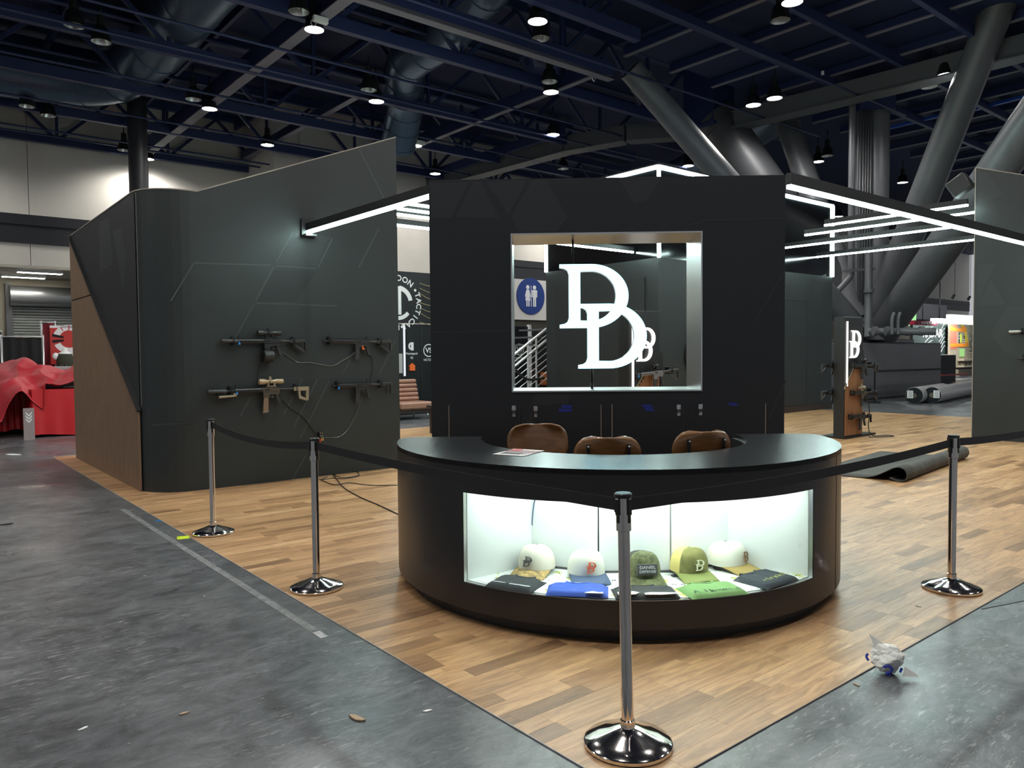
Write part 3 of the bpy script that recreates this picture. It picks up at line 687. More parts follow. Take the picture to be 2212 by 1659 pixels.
part(lambda b: b.bar((XS - .02, 7.70 - LV, .93), (XS - .02, 11.59 - LV, 3.40), .04, .02), 'diagonal_trim', M_BLACK, LW)
# printed hexagon graphics
lw = lambda x, y: (lambda q: (q[0], q[2]))(at_v(x, y, LV))
print_lines(LW, lw, [((419, 568), (585, 573)), ((419, 568), (369, 650)), ((592, 576), (552, 650)), ((548, 658), (508, 730)), ((633, 499), (596, 568)), ((596, 574), (683, 580)), ((687, 578), (718, 515)), ((775, 578), (818, 494)),
    ((776, 324), (829, 427)), ((553, 655), (643, 657)), ((646, 658), (728, 661)), ((613, 895), (653, 818)), ((634, 924), (685, 820)), ((648, 948), (711, 823)), ((741, 807), (769, 752)), ((820, 807), (854, 736)), ((518, 900), (541, 858)), ((632, 1035), (661, 982))], .016)
print_lines(LW, lw, [((330, 918), (508, 908)), ((570, 820), (720, 814))], .010, M_GRAPH_A)
print_patch(LW, lw, [[(600, 570), (640, 505), (712, 512), (682, 575)]], M_GRAPH_A)
print_patch(LW, lw, [[(592, 582), (684, 586), (640, 652), (556, 651)]], M_GRAPH_B)
# side graphics above the wood
sd = lambda x, y: (lambda q: (q[1] - LV, q[2]))(at_u(x, y, XS))
for poly in ([(215, 480), (236, 470), (245, 570), (216, 590)], [(245, 500), (262, 490), (274, 560), (268, 640)]):
    pts = [sd(*p) for p in poly]; part(lambda b: b.prism(pts, XS - .0028, XS + .001, 'x'), 'printed_facet', M_GRAPH_A, LW)
pts = [sd(*p) for p in ((294, 455), (296, 455), (311, 870), (309, 870))]
part(lambda b: b.box(XS - .004, XS + .002, .316, .3185, 1.0, 3.40), 'pale_seam', mat('seam_grey', (.16, .155, .15), .6), LW)
M_SIDE = mat('side_print_dark', (0.018, 0.019, 0.022), 0.55)
part(lambda b: b.prism([(7.74 - LV, 1.0), (7.74 - LV, 3.40), (11.52 - LV, 3.40)], XS - .0015, XS + .001, 'x'), 'printed_side_panel', M_SIDE, LW)
# ---- right wall, the same kind, seen end-on at the right edge
RU_, RV = 12.6, 3.44
RW = thing('display_wall', 'graphite booth wall at the right edge of the picture', 'booth wall', B(RU_, 0), RB)
part(lambda b: b.prism([(.3, .005), (RV, .005), (RV, 4.67), (.9, 3.75), (.3, 3.75)], 0, .16, 'x'), 'wall_shell', M_GRAPH, RW)
part(lambda b: (b.bar((.006, RV, 4.674), (.006, .9, 3.754), .012, .012), b.box(-.002, .012, RV - .001, RV + .010, .05, 4.67)), 'pale_edge', M_RAW, RW)
rw = lambda x, y: (lambda q: (q[1], q[2]))(at_u(x, y, RU_))
for poly, m in (([(2112, 570), (2150, 570), (2112, 650)], M_GRAPH_A), ([(2140, 605), (2172, 658), (2112, 660)], M_GRAPH_A), ([(2175, 662), (2212, 660), (2212, 780), (2168, 760), (2140, 722)], M_GRAPH_A), ([(2112, 370), (2130, 372), (2168, 420), (2112, 440)], M_GRAPH_A)):
    pts = [rw(*p) for p in poly]; part(lambda b: b.prism(pts, -.0012, .001, 'x'), 'printed_facet', m, RW)
P = at_u(2093, 396, RU_ + .02)
t = thing('flood_light', 'small black flood light on the end of the right booth wall', 'flood light', B(RU_ + .1, RV + .28, P[2]), RB)
part(lambda b: b.box(-.10, .10, -.17, .17, -.15, .15, M=Matrix.Rotation(R(-32), 4, 'X')), 'housing', M_BLACK, t, bevel=.015)
part(lambda b: b.bar((0, -.27, -.02), (0, 0, 0), .04, .04), 'bracket', M_BLKMET, t)
# ================================================================ linear light bars
def led_bar(label, p, q, group='linear light bars', bracket=None, w=.045, hb=.09, hl=.035, mid=None):
    """black channel with a glowing lens along its underside"""
    p, q = Vector(p), Vector(q)
    t = thing('light_bar', label, 'light bar', p, 0, group); d = q - p
    up = Vector((0, 0, 1)) if abs(d.normalized().z) < .9 else SV
    part(lambda b: b.bar(up * (hl / 2 + hb / 2), d + up * (hl / 2 + hb / 2), w + .012, hb, up=up), 'channel', M_BLACK, t)
    part(lambda b: b.bar((0, 0, 0), d, w, hl, up=up), 'lens', M_LED, t)
    if bracket: part(lambda b: b.box(*bracket), 'bracket', M_BLACK, t)
    return t
lb = at_v(664, 502, LV)
led_bar('light bar running from the left booth wall to the centre tower', B(lb[0], LV - .03, lb[2]), B(lb[0] + .02, 4.35, lb[2]), bracket=None)
t = thing('wall_bracket', 'black bracket holding the light bar on the left booth wall', 'bracket', B(lb[0], LV, lb[2]), RB)
part(lambda b: b.box(-.09, .09, -.03, 0, -.06, .16), 'plate', M_BLACK, t, bevel=.004)
part(lambda b: b.box(-.07, .07, -.12, -.03, -.055, -.032), 'tray', M_STEEL, t)
led_bar('long light bar from the centre tower to the right booth wall', B(4.66, 2.22, 3.10), B(RU_ - .02, 2.22, 3.10), w=.045, hb=.11, hl=.035)
ZR = 4.0
for (u, v0, v1, l) in ((12.30, 3.45, 6.0, 'nearest of the cross light bars behind the right wall'), (13.15, 3.6, 6.9, 'second cross light bar behind the right wall'), (14.6, 4.4, 8.35, 'third cross light bar behind the right wall'), (16.9, 4.9, 9.4, 'lowest and farthest cross light bar behind the right wall')):
    led_bar(l, B(u, v0, ZR), B(u, v1, ZR), 'cross light bars on the right')
ZL = 3.70
for (v, u0, u1, l) in ((7.7, 3.5, 7.0, 'top cross light bar beside the left wall peak'), (8.1, 3.6, 8.0, 'second cross light bar behind the left wall'), (8.5, 3.8, 9.0, 'third cross light bar behind the left wall'), (9.35, 3.9, 10.5, 'lowest cross light bar behind the left wall, ending at the far block')):
    led_bar(l, B(u0, v, ZL), B(u1, v, ZL), 'cross light bars on the left')
# ================================================================ far closet block with black fascia
BKU, BKV = 10.55, 8.70
BKR = at_v(1797, 700, BKV)[0]
CB = thing('closet_block', 'dark green-grey closet block with flush door behind the tower', 'booth wall', B(BKU, BKV), RB)
BWU, BWV = BKR - BKU, 3.5
part(lambda b: b.box(0, BWU, 0, BWV, .005, 3.53), 'block_body', M_GRAPH, CB)
M_GLOSSB = mat('gloss_black_film', (0.004, 0.004, 0.005), 0.10, bump=(1.2, .15, .02))
part(lambda b: b.box(.01, BWU - .01, .01, BWV - .01, 3.53, 5.40), 'black_fascia', M_GLOSSB, CB)
part(lambda b: b.box(0, BWU, -.02, 0, .005, .16), 'kick_board', M_DKWOOD, CB)
dr = [at_v(x, y, BKV) for x, y in ((1703, 655), (1741, 652))]
part(lambda b: b.box(dr[0][0] - BKU - .55, dr[1][0] - BKU, -.02, 0, .17, dr[1][2]), 'flush_door', M_GRAPH, CB, bevel=.004)
part(lambda b: b.box(dr[1][0] - BKU + .003, dr[1][0] - BKU + .02, -.0215, 0, .17, dr[1][2] + .02), 'door_gap', M_BLACK, CB)
part(lambda b: b.box(dr[0][0] - BKU - .55, dr[1][0] - BKU + .02, -.0215, 0, dr[1][2] + .003, dr[1][2] + .02), 'door_gap', M_BLACK, CB)
part(lambda b: b.box(-.03, 0, .35, BWV - .35, .05, 3.15), 'inset_panel', M_GRAPH_B, CB)
cbw = lambda x, y: (lambda q: (q[0] - BKU, q[2]))(at_v(x, y, BKV))
print_patch(CB, cbw, [[(1708, 600), (1720, 590), (1745, 615), (1735, 655), (1704, 652)], [(1760, 600), (1785, 592), (1770, 660), (1752, 660)]], M_GRAPH_A, off=-.0015)
z0, z1 = 3.53, 5.40
for (a, c, l) in (((0, 0, z1), (BWU, 0, z1), 'top light line of the black fascia, right of its near corner'), ((0, 0, z1), (0, BWV, z1), 'top light line of the black fascia, left of its near corner'),
    ((0, -.02, z0), (0, -.02, z1), 'vertical light line on the near corner of the black fascia'), ((BWU, 0, z0), (BWU, 0, z1), 'vertical light line on the right corner of the black fascia'), ((0, BWV, z0), (0, BWV, z1), 'vertical light line on the left corner of the black fascia')):
    led_bar(l, B(BKU + a[0], BKV + a[1], a[2]), B(BKU + c[0], BKV + c[1], c[2]), 'fascia light lines', hb=.03, w=.07, hl=.07)
ec = at_v(1507, 768, BKV)
t = thing('round_emblem', 'round black emblem with white rim and dots beside the window', 'sign', B(ec[0], BKV - .01, ec[2]), RB)
er = .47
part(lambda b: b.prism([(er * math.cos(R(k * 6)), er * math.sin(R(k * 6))) for k in range(60)], -.04, 0), 'disc', M_BLACK, t)
part(lambda b: b.lathe([(er * .90, .05), (er * .90, .045), (er * .94, .045), (er * .94, .05)], 60, M=Matrix.Rotation(math.pi / 2, 4, 'X')), 'rim_ring', M_WHITEPR, t)
for k in range(40):
    a = R(k * 9); part(lambda b: b.prism([(er * .82 * math.cos(a) + .013 * math.cos(R(j * 60)), er * .82 * math.sin(a) + .013 * math.sin(R(j * 60))) for j in range(6)], -.045, -.04), 'white_dot', M_WHITEPR, t)
# ================================================================ centre tower
TH, TD = 3.065, 0.62
TXL, TXR = at_t(926, 393)[0], at_t(1697, 375)[0]
WXL, WXR, WZ0, WZ1 = at_t(1103, 507)[0], at_t(1517, 497)[0], 1.212, 2.594
TR = thing('centre_tower', 'wide black tower wall with a framed see-through window', 'booth wall', TC, RT)
part(lambda b: (b.box(TXL, WXL, 0, TD, .005, TH), b.box(WXR, TXR, 0, TD, .005, TH), b.box(WXL, WXR, 0, TD, WZ1, TH), b.box(WXL, WXR, 0, TD, .005, WZ0)), 'tower_body', M_TOWER, TR)
fr = .012
part(lambda b: b.box(WXL, WXR, -.012, TD, WZ1 - fr, WZ1), 'window_lining', M_STEEL, TR)
part(lambda b: b.box(WXL, WXR, -.012, TD, WZ0, WZ0 + fr), 'window_lining', M_STEEL, TR)
part(lambda b: b.box(WXL, WXL + fr, -.012, TD, WZ0 + fr, WZ1 - fr), 'window_lining', M_STEEL, TR)
part(lambda b: b.box(WXR - fr, WXR, -.012, TD, WZ0 + fr, WZ1 - fr), 'window_lining', M_STEEL, TR)
for (x0, x1, edge) in ((-1.387, -.765, 'l'), (-.655, -.052, 'r'), (.044, .665, 'l'), (.785, 1.374, 'r')):
    dd = part(lambda b: b.box(x0, x1, -.006, 0, .06, 1.10), 'cabinet_door', M_TOWER, TR)
    xe = x0 if edge == 'l' else x1
    part(lambda b: b.box(xe - .0025, xe + .0025, -.0075, 0, .06, 1.10), 'pale_door_edge', M_RAW, dd)
    part(lambda b: b.box((x1 if edge == 'l' else x0) - .001, (x1 if edge == 'l' else x0) + .001, -.007, 0, .06, 1.10), 'door_gap', M_LINE, dd)
M_LATCH = mat('bright_steel_hasp', (.62, .62, .60), .25, metal=1)
for px, py in ((1110, 888), (1157, 889), (1466, 886), (1513, 885)):
    x, _, z = at_t(px, py)
    t = thing('hasp_latch', {1110: 'steel hasp on the leftmost cabinet door of the tower', 1157: 'steel hasp on the second cabinet door from the left', 1466: 'steel hasp on the third cabinet door from the left', 1513: 'steel hasp on the rightmost cabinet door of the tower'}[px], 'latch', TL(x, -.007, z), RT, 'cabinet hasps')
    part(lambda b: b.box(-.018, .018, -.006, 0, .005, .05), 'plate', M_LATCH, t, bevel=.003)
    part(lambda b: b.box(-.012, .012, -.010, 0, -.02, .005), 'strap', mat('dark_steel', (.12, .12, .12), .4, metal=.8), t)
    part(lambda b: b.box(-.014, .014, -.008, 0, -.05, -.02), 'staple_plate', M_LATCH, t, bevel=.003)
    part(lambda b: b.tube(spline([(-.008, -.008, -.032), (-.006, -.02, -.03), (.006, -.02, -.03), (.008, -.008, -.032)], 3), .003, 6), 'staple', M_LATCH, t)
for i, (px, py, w, s) in enumerate(((1224, 878, 22, 0), (1221, 886, 28, 0), (1398, 877, 19, 4), (1402, 884, 18, 4), (1583, 873, 18, 3))):
    x, _, z = at_t(px, py); hw = w / 1650 * 6.7 / 2; sh = s * .004
    o = part(lambda b: b.prism([(-hw - sh, .013), (hw - sh, .013), (hw + sh, -.013), (-hw + sh, -.013)], -.0012, 0), 'masking_tape', M_BLUETAPE, None, loc=TL(x, -.0065, z), rz=RT)
    tag(o, ('upper blue tape strip on the second cabinet door', 'lower wider blue tape strip on the second cabinet door', 'upper blue tape strip on the third cabinet door', 'lower blue tape strip on the third cabinet door', 'single blue tape strip on the rightmost cabinet door')[i], 'tape', 'blue masking tape strips')
ts = lambda x, y: (lambda q: (q[0], q[2]))(at_t(x, y))
print_patch(TR, ts, [[(932, 470), (974, 470), (1012, 393), (930, 396)], [(985, 470), (1078, 470), (1038, 392), (1022, 392)], [(1050, 392), (1138, 389), (1098, 462)], [(1104, 468), (1150, 389), (1180, 388), (1226, 470), (1200, 500), (1120, 500)], [(1335, 383), (1430, 381), (1400, 430), (1370, 440)]], M_TOWER_A)
print_lines(TR, ts, [((932, 718), (1098, 714)), ((1630, 694), (1696, 585)), ((1660, 905), (1697, 822)), ((1374, 940), (1555, 935)), ((1122, 925), (1160, 852)), ((1490, 485), (1520, 478)), ((1516, 476), (1694, 471))], .014, M_TOWER_A)
print_lines(TR, ts, [((952, 724), (1010, 815)), ((934, 735), (985, 818)), ((934, 775), (972, 840)), ((934, 815), (966, 862))], .008, M_BLACK)
print_patch(TR, ts, [[(1162, 850), (1230, 850), (1220, 940), (1124, 940)]], M_TOWER_A, off=-.0008)
# hanging letters
HS = .30
M_FACE = emat('letter_face_glow', (.38, .85, 1.0), 1.9)
M_ACRY = mat('letter_edge_acrylic', (.55, .60, .62), .18, metal=.6, emit=(.82, .97, 1.0), es=.18)
HL = thing('hanging_sign', 'glowing white interlocked serif double D hanging in the tower window', 'sign', TL(0, HS, 2.0), RT)
def letter(px0, pz1, px1, pz0, dy):
    x0, _, zt = at_t(px0, pz1, HS); x1, _, zb = at_t(px1, pz0, HS); s = zt - zb
    o = bpy.data.objects.new('letter', None)
    lp = D_loops(x0, zb - 2.0, s, 28); sx = (x1 - x0) / (1.09 * s)
    lp = [[(x0 + (x - x0) * sx, z) for x, z in l] for l in lp]
    b = MB(); b.mesh(loops_mesh(lp, .035), 0, Matrix.Translation((0, dy, 0)))
    body = b.build('letter', M_ACRY, HL)
    f = MB(); f.mesh(loops_mesh(lp, 0.0), 0, Matrix.Translation((0, dy - .0365, 0)))
    f.build('glowing_face', M_FACE, body)
letter(1208, 572, 1357, 708, 0.0); letter(1248, 657, 1396, 795, -.004)
x, _, z = at_t(1238, 575, HS); part(lambda b: b.cyl((x, .02, z - 2.0), (x, .02, WZ1 - 2.0), .009, n=8), 'hanger_rod', M_BLKMET, HL)
x, _, z = at_t(1279, 795, HS); part(lambda b: b.cyl((x, .02, WZ0 - 2.0 + .01), (x, .02, z - 2.0), .012, n=8), 'stand_rod', M_BLKMET, HL)
# ================================================================ counter
CR, CRI, CBK, CZ = 1.53, 0.94, 0.16, 0.938
KO = D(0, 2.926); KR = RD + R(6)
def K(x, y, z=0.0): return KO + Matrix.Rotation(KR, 3, 'Z') @ Vector((x, y, z))
CT = thing('reception_counter', 'black half-round reception counter with a lit display case in its front', 'counter', KO, KR)
def outline(r, back, fil, n=64):
    pts = [(-r, back - fil)] if back - fil > 0 else []
    pts = []
    for k in range(7):
        a = R(90 * k / 6); pts.append((-r + fil - fil * math.sin(a), back - fil + fil * math.cos(a)))
    for k in range(n + 1):
        a = R(-90 + 180 * k / n); pts.append((r * math.sin(a), -r * math.cos(a)))
    for k in range(7):
        a = R(90 * k / 6); pts.append((r - fil + fil * math.cos(a), back - fil + fil * math.sin(a)))
    return pts
WPH, CW0, CW1 = 41.3, 0.240, 0.760
def skin(b, r, z0, z1):
    o = outline(r, CBK, .13)
    for p, q in zip(o[:-1], o[1:]):
        b.add([(p[0], p[1], z0), (q[0], q[1], z0), (q[0], q[1], z1), (p[0], p[1], z1)], [(0, 1, 2, 3)], sm=True)
def arc(r, a0, a1, n): return [(r * math.sin(R(lerp(a0, a1, k / n))), -r * math.cos(R(lerp(a0, a1, k / n)))) for k in range(n + 1)]
def wall_arc(b, pts, z0, z1, th=.02, sm=True):
    """curved board through plan points, thickness th towards the circle centre"""
    inn = [(x * (1 - th / math.hypot(x, y)), y * (1 - th / math.hypot(x, y))) for x, y in pts]; n = len(pts)
    vs = [(x, y, z) for z in (z0, z1) for (x, y) in pts] + [(x, y, z) for z in (z0, z1) for (x, y) in inn]
    for i in range(n - 1):
        b.add([vs[i], vs[i + 1], vs[n + i + 1], vs[n + i]], [(0, 1, 2, 3)], sm=sm)
        b.add([vs[2 * n + i], vs[2 * n + i + 1], vs[3 * n + i + 1], vs[3 * n + i]], [(3, 2, 1, 0)], sm=sm)
        b.add([vs[i], vs[i + 1], vs[2 * n + i + 1], vs[2 * n + i]], [(3, 2, 1, 0)]); b.add([vs[n + i], vs[n + i + 1], vs[3 * n + i + 1], vs[3 * n + i]], [(0, 1, 2, 3)])
    for i in (0, n - 1): b.add([vs[i], vs[n + i], vs[3 * n + i], vs[2 * n + i]], [(0, 1, 2, 3)])
ol = outline(CR, CBK, .13)
left = [p for p in ol if math.degrees(math.atan2(p[0], -p[1])) <= -WPH + .01 or (p[1] > 0 and p[0] < 0)]
left = ol[:7] + arc(CR, -90, -WPH, 22); right = arc(CR, WPH, 90, 22) + ol[-7:]
full = ol
part(lambda b: wall_arc(b, full, .085, CW0), 'lower_front', M_COUNTER, CT)
part(lambda b: wall_arc(b, full, CW1, CZ - .002), 'upper_front', M_COUNTER, CT)
part(lambda b: wall_arc(b, left, CW0, CW1), 'left_front', M_COUNTER, CT)
part(lambda b: wall_arc(b, right, CW0, CW1), 'right_front', M_COUNTER, CT)
part(lambda b: b.prism(outline(CR - .07, CBK - .06, .08, 48), .005, .10, 'z'), 'plinth', M_BLACK, CT)
sa = arc(CR + .0008, 55.2, 55.5, 1); part(lambda b: wall_arc(b, sa, .09, CZ - .03, .004), 'panel_seam', mat('seam_black', (.002, .002, .002), .9), CT)
# top: ring open at the back
inner = arc(CRI, -90, 90, 40); inner = [(-CRI, CBK)] + inner + [(CRI, CBK)]
top_poly = ol + inner[::-1]
def _top(b):
    # ring of quads front part + two wings
    no, z0, z1 = 64, CZ - .03, CZ
    oa, ia = arc(CR, -90, 90, no), arc(CRI, -90, 90, no)
    for z, fl in ((z1, 1), (z0, 0)):
        for i in range(no): b.add([(*oa[i], z), (*oa[i + 1], z), (*ia[i + 1], z), (*ia[i], z)], [(0, 1, 2, 3)])
        for sgn in (-1, 1):
            w = [(-CRI, 0), (-CR, 0)] + ol[:7][::-1] + [(-CRI, CBK)]
            b.add([(sgn * -x, y, z) if sgn > 0 else (x, y, z) for x, y in w], [tuple(range(len(w)))])
    for i in range(no): b.add([(*ia[i], z0), (*ia[i + 1], z0), (*ia[i + 1], z1), (*ia[i], z1)], [(0, 1, 2, 3)], sm=True); b.add([(*oa[i], z0), (*oa[i + 1], z0), (*oa[i + 1], z1), (*oa[i], z1)], [(0, 1, 2, 3)], sm=True)
    for s in (-1, 1):
        w = [(s * CR, 0)] + [(s * abs(x), y) for x, y in ol[:7][::-1]] + [(s * CRI, CBK), (s * CRI, 0)]
        for p, q in zip(w[:-1], w[1:]): b.add([(*p, z0), (*q, z0), (*q, z1), (*p, z1)], [(0, 1, 2, 3)])
part(_top, 'counter_top', M_CTOP, CT)
part(lambda b: wall_arc(b, inner, .005, CZ - .03, .0 + .018), 'inner_wall', M_BLACK, CT)
part(lambda b: (b.box(-CR + .05, -CRI, CBK - .02, CBK, .005, CZ - .03), b.box(CRI, CR - .05, CBK - .02, CBK, .005, CZ - .03)), 'back_panel', M_BLACK, CT)
# display case inside
CF = .246
fpts = arc(CR - .03, -WPH, WPH, 24); PA = 36.0; PR = 1.03
bp = [(PR * math.sin(R(a)), -PR * math.cos(R(a))) for a in (-PA, -12, 12, PA)]
part(lambda b: b.prism(fpts + bp[::-1], CF - .02, CF, 'z'), 'case_floor', M_WHITE, CT)
part(lambda b: b.prism(fpts + bp[::-1], .80, .815, 'z'), 'case_ceiling', M_WHITE, CT)
cps = [fpts[0]] + bp + [fpts[-1]]
for i in range(5):
    p, q = Vector((*cps[i], 0)), Vector((*cps[i + 1], 0)); d = (q - p).normalized(); g = .004 if 0 < i < 4 else .002
    part(lambda b: b.bar(p + d * g + Vector((0, 0, .523)), q - d * g + Vector((0, 0, .523)), .012, .554), 'case_panel', M_WHITE, CT)
M_STRIP = mat('grey_strip', (.10, .10, .10), .5)
for i in (1, 2, 3):
    p, q = Vector((*cps[i], CF + .006)), Vector((*cps[i + 1], CF + .006)); n = Vector((0, 0, 0)) - Vector((p.x + q.x, p.y + q.y, 0)); n.normalize()
    part(lambda b: b.bar(p - n * .010, q - n * .010, .012, .012), 'case_skirting', M_STRIP, CT)
_cl = emat('case_led', (.88, 1.0, .95), 19.0)
la = arc(CR - .10, -WPH + 3, WPH - 3, 20)
part(lambda b: wall_arc(b, la, .788, .799, .05), 'case_light_strip', _cl, CT)
la2 = arc(PR + .10, -PA + 5, PA - 5, 20)
part(lambda b: wall_arc(b, la2, .790, .799, .03), 'case_light_strip', _cl, CT)
part(lambda b: wall_arc(b, arc(CR - .022, -WPH, WPH, 40), CW0, CW1, .006), 'curved_glass', M_GLASS, CT)
part(lambda b: wall_arc(b, arc(CR - .004, -WPH, WPH, 40), CW0 - .001, CW0 + .004, .03), 'glass_channel', M_STEEL, CT)
for s in (-1, 1): part(lambda b: wall_arc(b, arc(CR - .004, s * WPH - .15, s * WPH + .15, 2), CW0, CW1, .03), 'glass_edge_trim', M_STEEL, CT)
# printed paper liner with palm sprigs and signatures
LN = thing('paper_liner', 'white printed paper with yellow-green palm motifs lining the case floor', 'paper', K(0, 0, CF + .0006), KR)
ln = arc(CR - .05, -WPH + 2, WPH - 2, 24) + [(x * 1.03, y * 1.03) for x, y in bp[::-1]]
part(lambda b: b.prism(ln, 0, .0012, 'z'), 'sheet', M_PAPER, LN)
M_PALM = mat('palm_print_yellow', (.62, .60, .05), .7); M_PALMG = mat('palm_print_green', (.16, .30, .05), .7); M_INK = mat('ink_print', (.12, .12, .14), .7)
prn = random.Random(3)
for a in range(-38, 40, 7):
    for rr in (1.10, 1.19, 1.28, 1.37, 1.45):
        aa = a + prn.uniform(-2, 2) + (3 if int(rr * 100) % 2 else 0); x, y = rr * math.sin(R(aa)), -rr * math.cos(R(aa)); th = prn.uniform(0, 6.28)
        if prn.random() < .62:
            def f(b):
                for k in range(6):
                    t_ = th + k * 1.047; c, s_ = math.cos(t_), math.sin(t_)
                    b.prism([(x, y), (x + .016 * c - .006 * s_, y + .016 * s_ + .006 * c), (x + .030 * c, y + .030 * s_), (x + .016 * c + .006 * s_, y + .016 * s_ - .006 * c)], .0012, .0016, 'z', mi=k % 3 == 0)
                b.prism([(x - .004, y), (x + .004, y), (x + .016, y - .055), (x + .010, y - .055)], .0012, .0015, 'z', mi=0)
            part(f, 'palm_print', [M_PALM, M_PALMG], LN)
        else:
            part(lambda b: b.mesh(text_mesh('~ew~s~' if prn.random() < .5 else 'W~M', .035, 0, .0005), 0, Matrix.Translation((x, y, .0016)) @ Matrix.Rotation(-math.pi / 2, 4, 'X')), 'script_print', M_INK, LN)
for (a0, a1) in (((-.10, -1.09), (.02, -1.12)), ((.20, -1.115), (.32, -1.085))):
    o = part(lambda b: b.bar((0, 0, .004), (Vector((*a1, 0)) - Vector((*a0, 0))) + Vector((0, 0, .004)), .03, .008), 'loose_strip', M_STRIP, None, loc=K(*a0, CF + .002), rz=KR)
    tag(o, 'loose dark trim strip on the case floor ' + ('left' if a0[0] < 0 else 'right') + ' of the middle cap', 'trim strip')
cb = [(-.585, -.86, .775), (-.575, -.865, .70), (-.592, -.855, .62), (-.602, -.86, .52), (-.600, -.865, .50)]
o = part(lambda b: b.tube(spline([Vector(p) - Vector(cb[0]) for p in cb], 5), .004, 6), 'case_cable', mat('grey_blue_cable', (.08, .10, .20), .5), None, loc=K(*cb[0]), rz=KR)
tag(o, 'thin blue-grey cable hanging in the left corner of the case', 'cable')
# ---- caps
def cap(label, loc, rz, crown, brim, logo, logo_c, side=None, button=None, camo=None):
    t = thing('baseball_cap', label, 'cap', loc, rz, 'caps in the display case'); t.scale = (1.28, 1.20, 1.08)
    def f(b):
        n, m = 24, 9
        def p(i, j):
            a = 2 * math.pi * i; e = (math.pi / 2) * j
            x = .085 * math.cos(e) ** .62 * math.cos(a); y = .098 * math.cos(e) ** .62 * math.sin(a); z = .118 * math.sin(e) ** .9
            if y < 0: z *= 1.04; 
            fr_ = max(0, -math.sin(a)); z += .018 * fr_ * math.sin(2 * e) ; y -= .006 * fr_ * math.sin(2 * e)
            return (x, y, z + .028)
        vs = []; 
        for j in range(m + 1):
            for i in range(n): vs.append(p(i / n, j / m))
        for j in range(m):
            for i in range(n):
                q = ((i + .5) / n); k = 1 if (side and not (.58 < q < .92)) else 0
                a0 = j * n + i; a1 = j * n + (i + 1) % n; b.add([vs[a0], vs[a1], vs[a1 + n], vs[a0 + n]], [(0, 1, 2, 3)], k, True)
    cr = part(f, 'crown', [crown, side or crown], t)
    def g(b):
        def q(i, j):
            a = lerp(-math.pi * .93, -math.pi * .07, i); x = .084 * math.cos(a); y0 = .096 * math.sin(a)
            y1 = -.096 - .072 * (math.sin(-a)) ** .55; x1 = .088 * math.cos(a) * (1 + .05 * math.sin(-a)); y = lerp(y0, y1 if True else 0, j)
            xx = lerp(x, x1, j); z = .030 - .20 * j * .10 - 2.6 * xx * xx * (.35 + .65 * j) + .004
            return (xx, y, z)
        b.grid(q, 20, 5)
    br = part(g, 'brim', brim, t, solid=.004)
    part(lambda b: b.sphere((0, 0, .148), .008, .008, .005), 'top_button', button or crown, t)
    for s in (-1, 1):
        part(lambda b: b.sphere((s * .045, -.062, .118), .003), 'eyelet', button or M_STRIP, t)
    M = Matrix.Translation((0, -.1055, .082)) @ Matrix.Rotation(R(-8), 4, 'X')
    if logo == 'dd': part(lambda b: put_dd(b, .034, .0022, M), 'embroidered_logo', logo_c, t)
    else:
        part(lambda b: b.box(-.045, .045, -.006, .012, -.027, .027, M=M), 'patch', M_STRIP, t)
        part(lambda b: (b.mesh(text_mesh('DANIEL', .021, .0005, .0004), 0, M @ Matrix.Translation((0, -.0075, .011))), b.mesh(text_mesh('DEFENSE', .019, .0005, .0004), 0, M @ Matrix.Translation((0, -.0075, -.010)))), 'patch_text', M_WHITEPR, t)
    return t
def cl(px, py): return on_floor(px, py, CF + .002)
cream = mat('cream_cotton', (.78, .74, .62), .85); cream2 = mat('white_cotton', (.80, .79, .68), .85)
camo = mat('green_camo_cotton', (.10, .12, .05), .85, var=(26, .7, (.22, .24, .10)))
olive = mat('olive_waxed_cotton', (.20, .19, .06), .8, var=(14, .4))
yel = mat('yellow_mesh', (.72, .60, .20), .8); grn = mat('moss_cotton', (.26, .30, .09), .8); tanb = mat('tan_suede', (.42, .30, .10), .8)
gir = mat('giraffe_print_cotton', (.06, .06, .07), .8, var=(34, .1, (.75, .50, .16)))
def face(P, off=0): return math.atan2(P.x - CAM.x, -(P.y - CAM.y)) * 0 + R(off)
cap('cream cap with grey double D logo and giraffe-print brim', cl(1160, 1234), R(-28), cream, gir, 'dd', M_STRIP, button=M_STRIP)
cap('cream cap with orange-red double D logo and navy brim', cl(1266, 1246), R(8), cream2, mat('slate_blue_cotton', (.09, .13, .22), .8), 'dd', mat('orange_red_thread', (.80, .14, .05), .7), button=M_STRIP)
cap('green camouflage cap with dark lettered patch behind the near post', cl(1385, 1250), R(6), camo, camo, 'patch', None, side=mat('dark_mesh', (.04, .045, .04), .8))
cap('olive cap with yellow mesh sides and cream double D logo', cl(1488, 1241), R(16), olive, grn, 'dd', mat('cream_thread', (.85, .82, .60), .7), side=yel)
cap('white cap with brown double D logo and tan brim at the right', cl(1568, 1226), R(48), cream2, tanb, 'dd', mat('brown_thread', (.28, .14, .06), .7), button=M_STRIP)
for px, py, rz_, c in ((1258, 1267, 8, 'teal'), (1497, 1262, 16, 'teal'), (1600, 1242, 48, 'teal')): pass
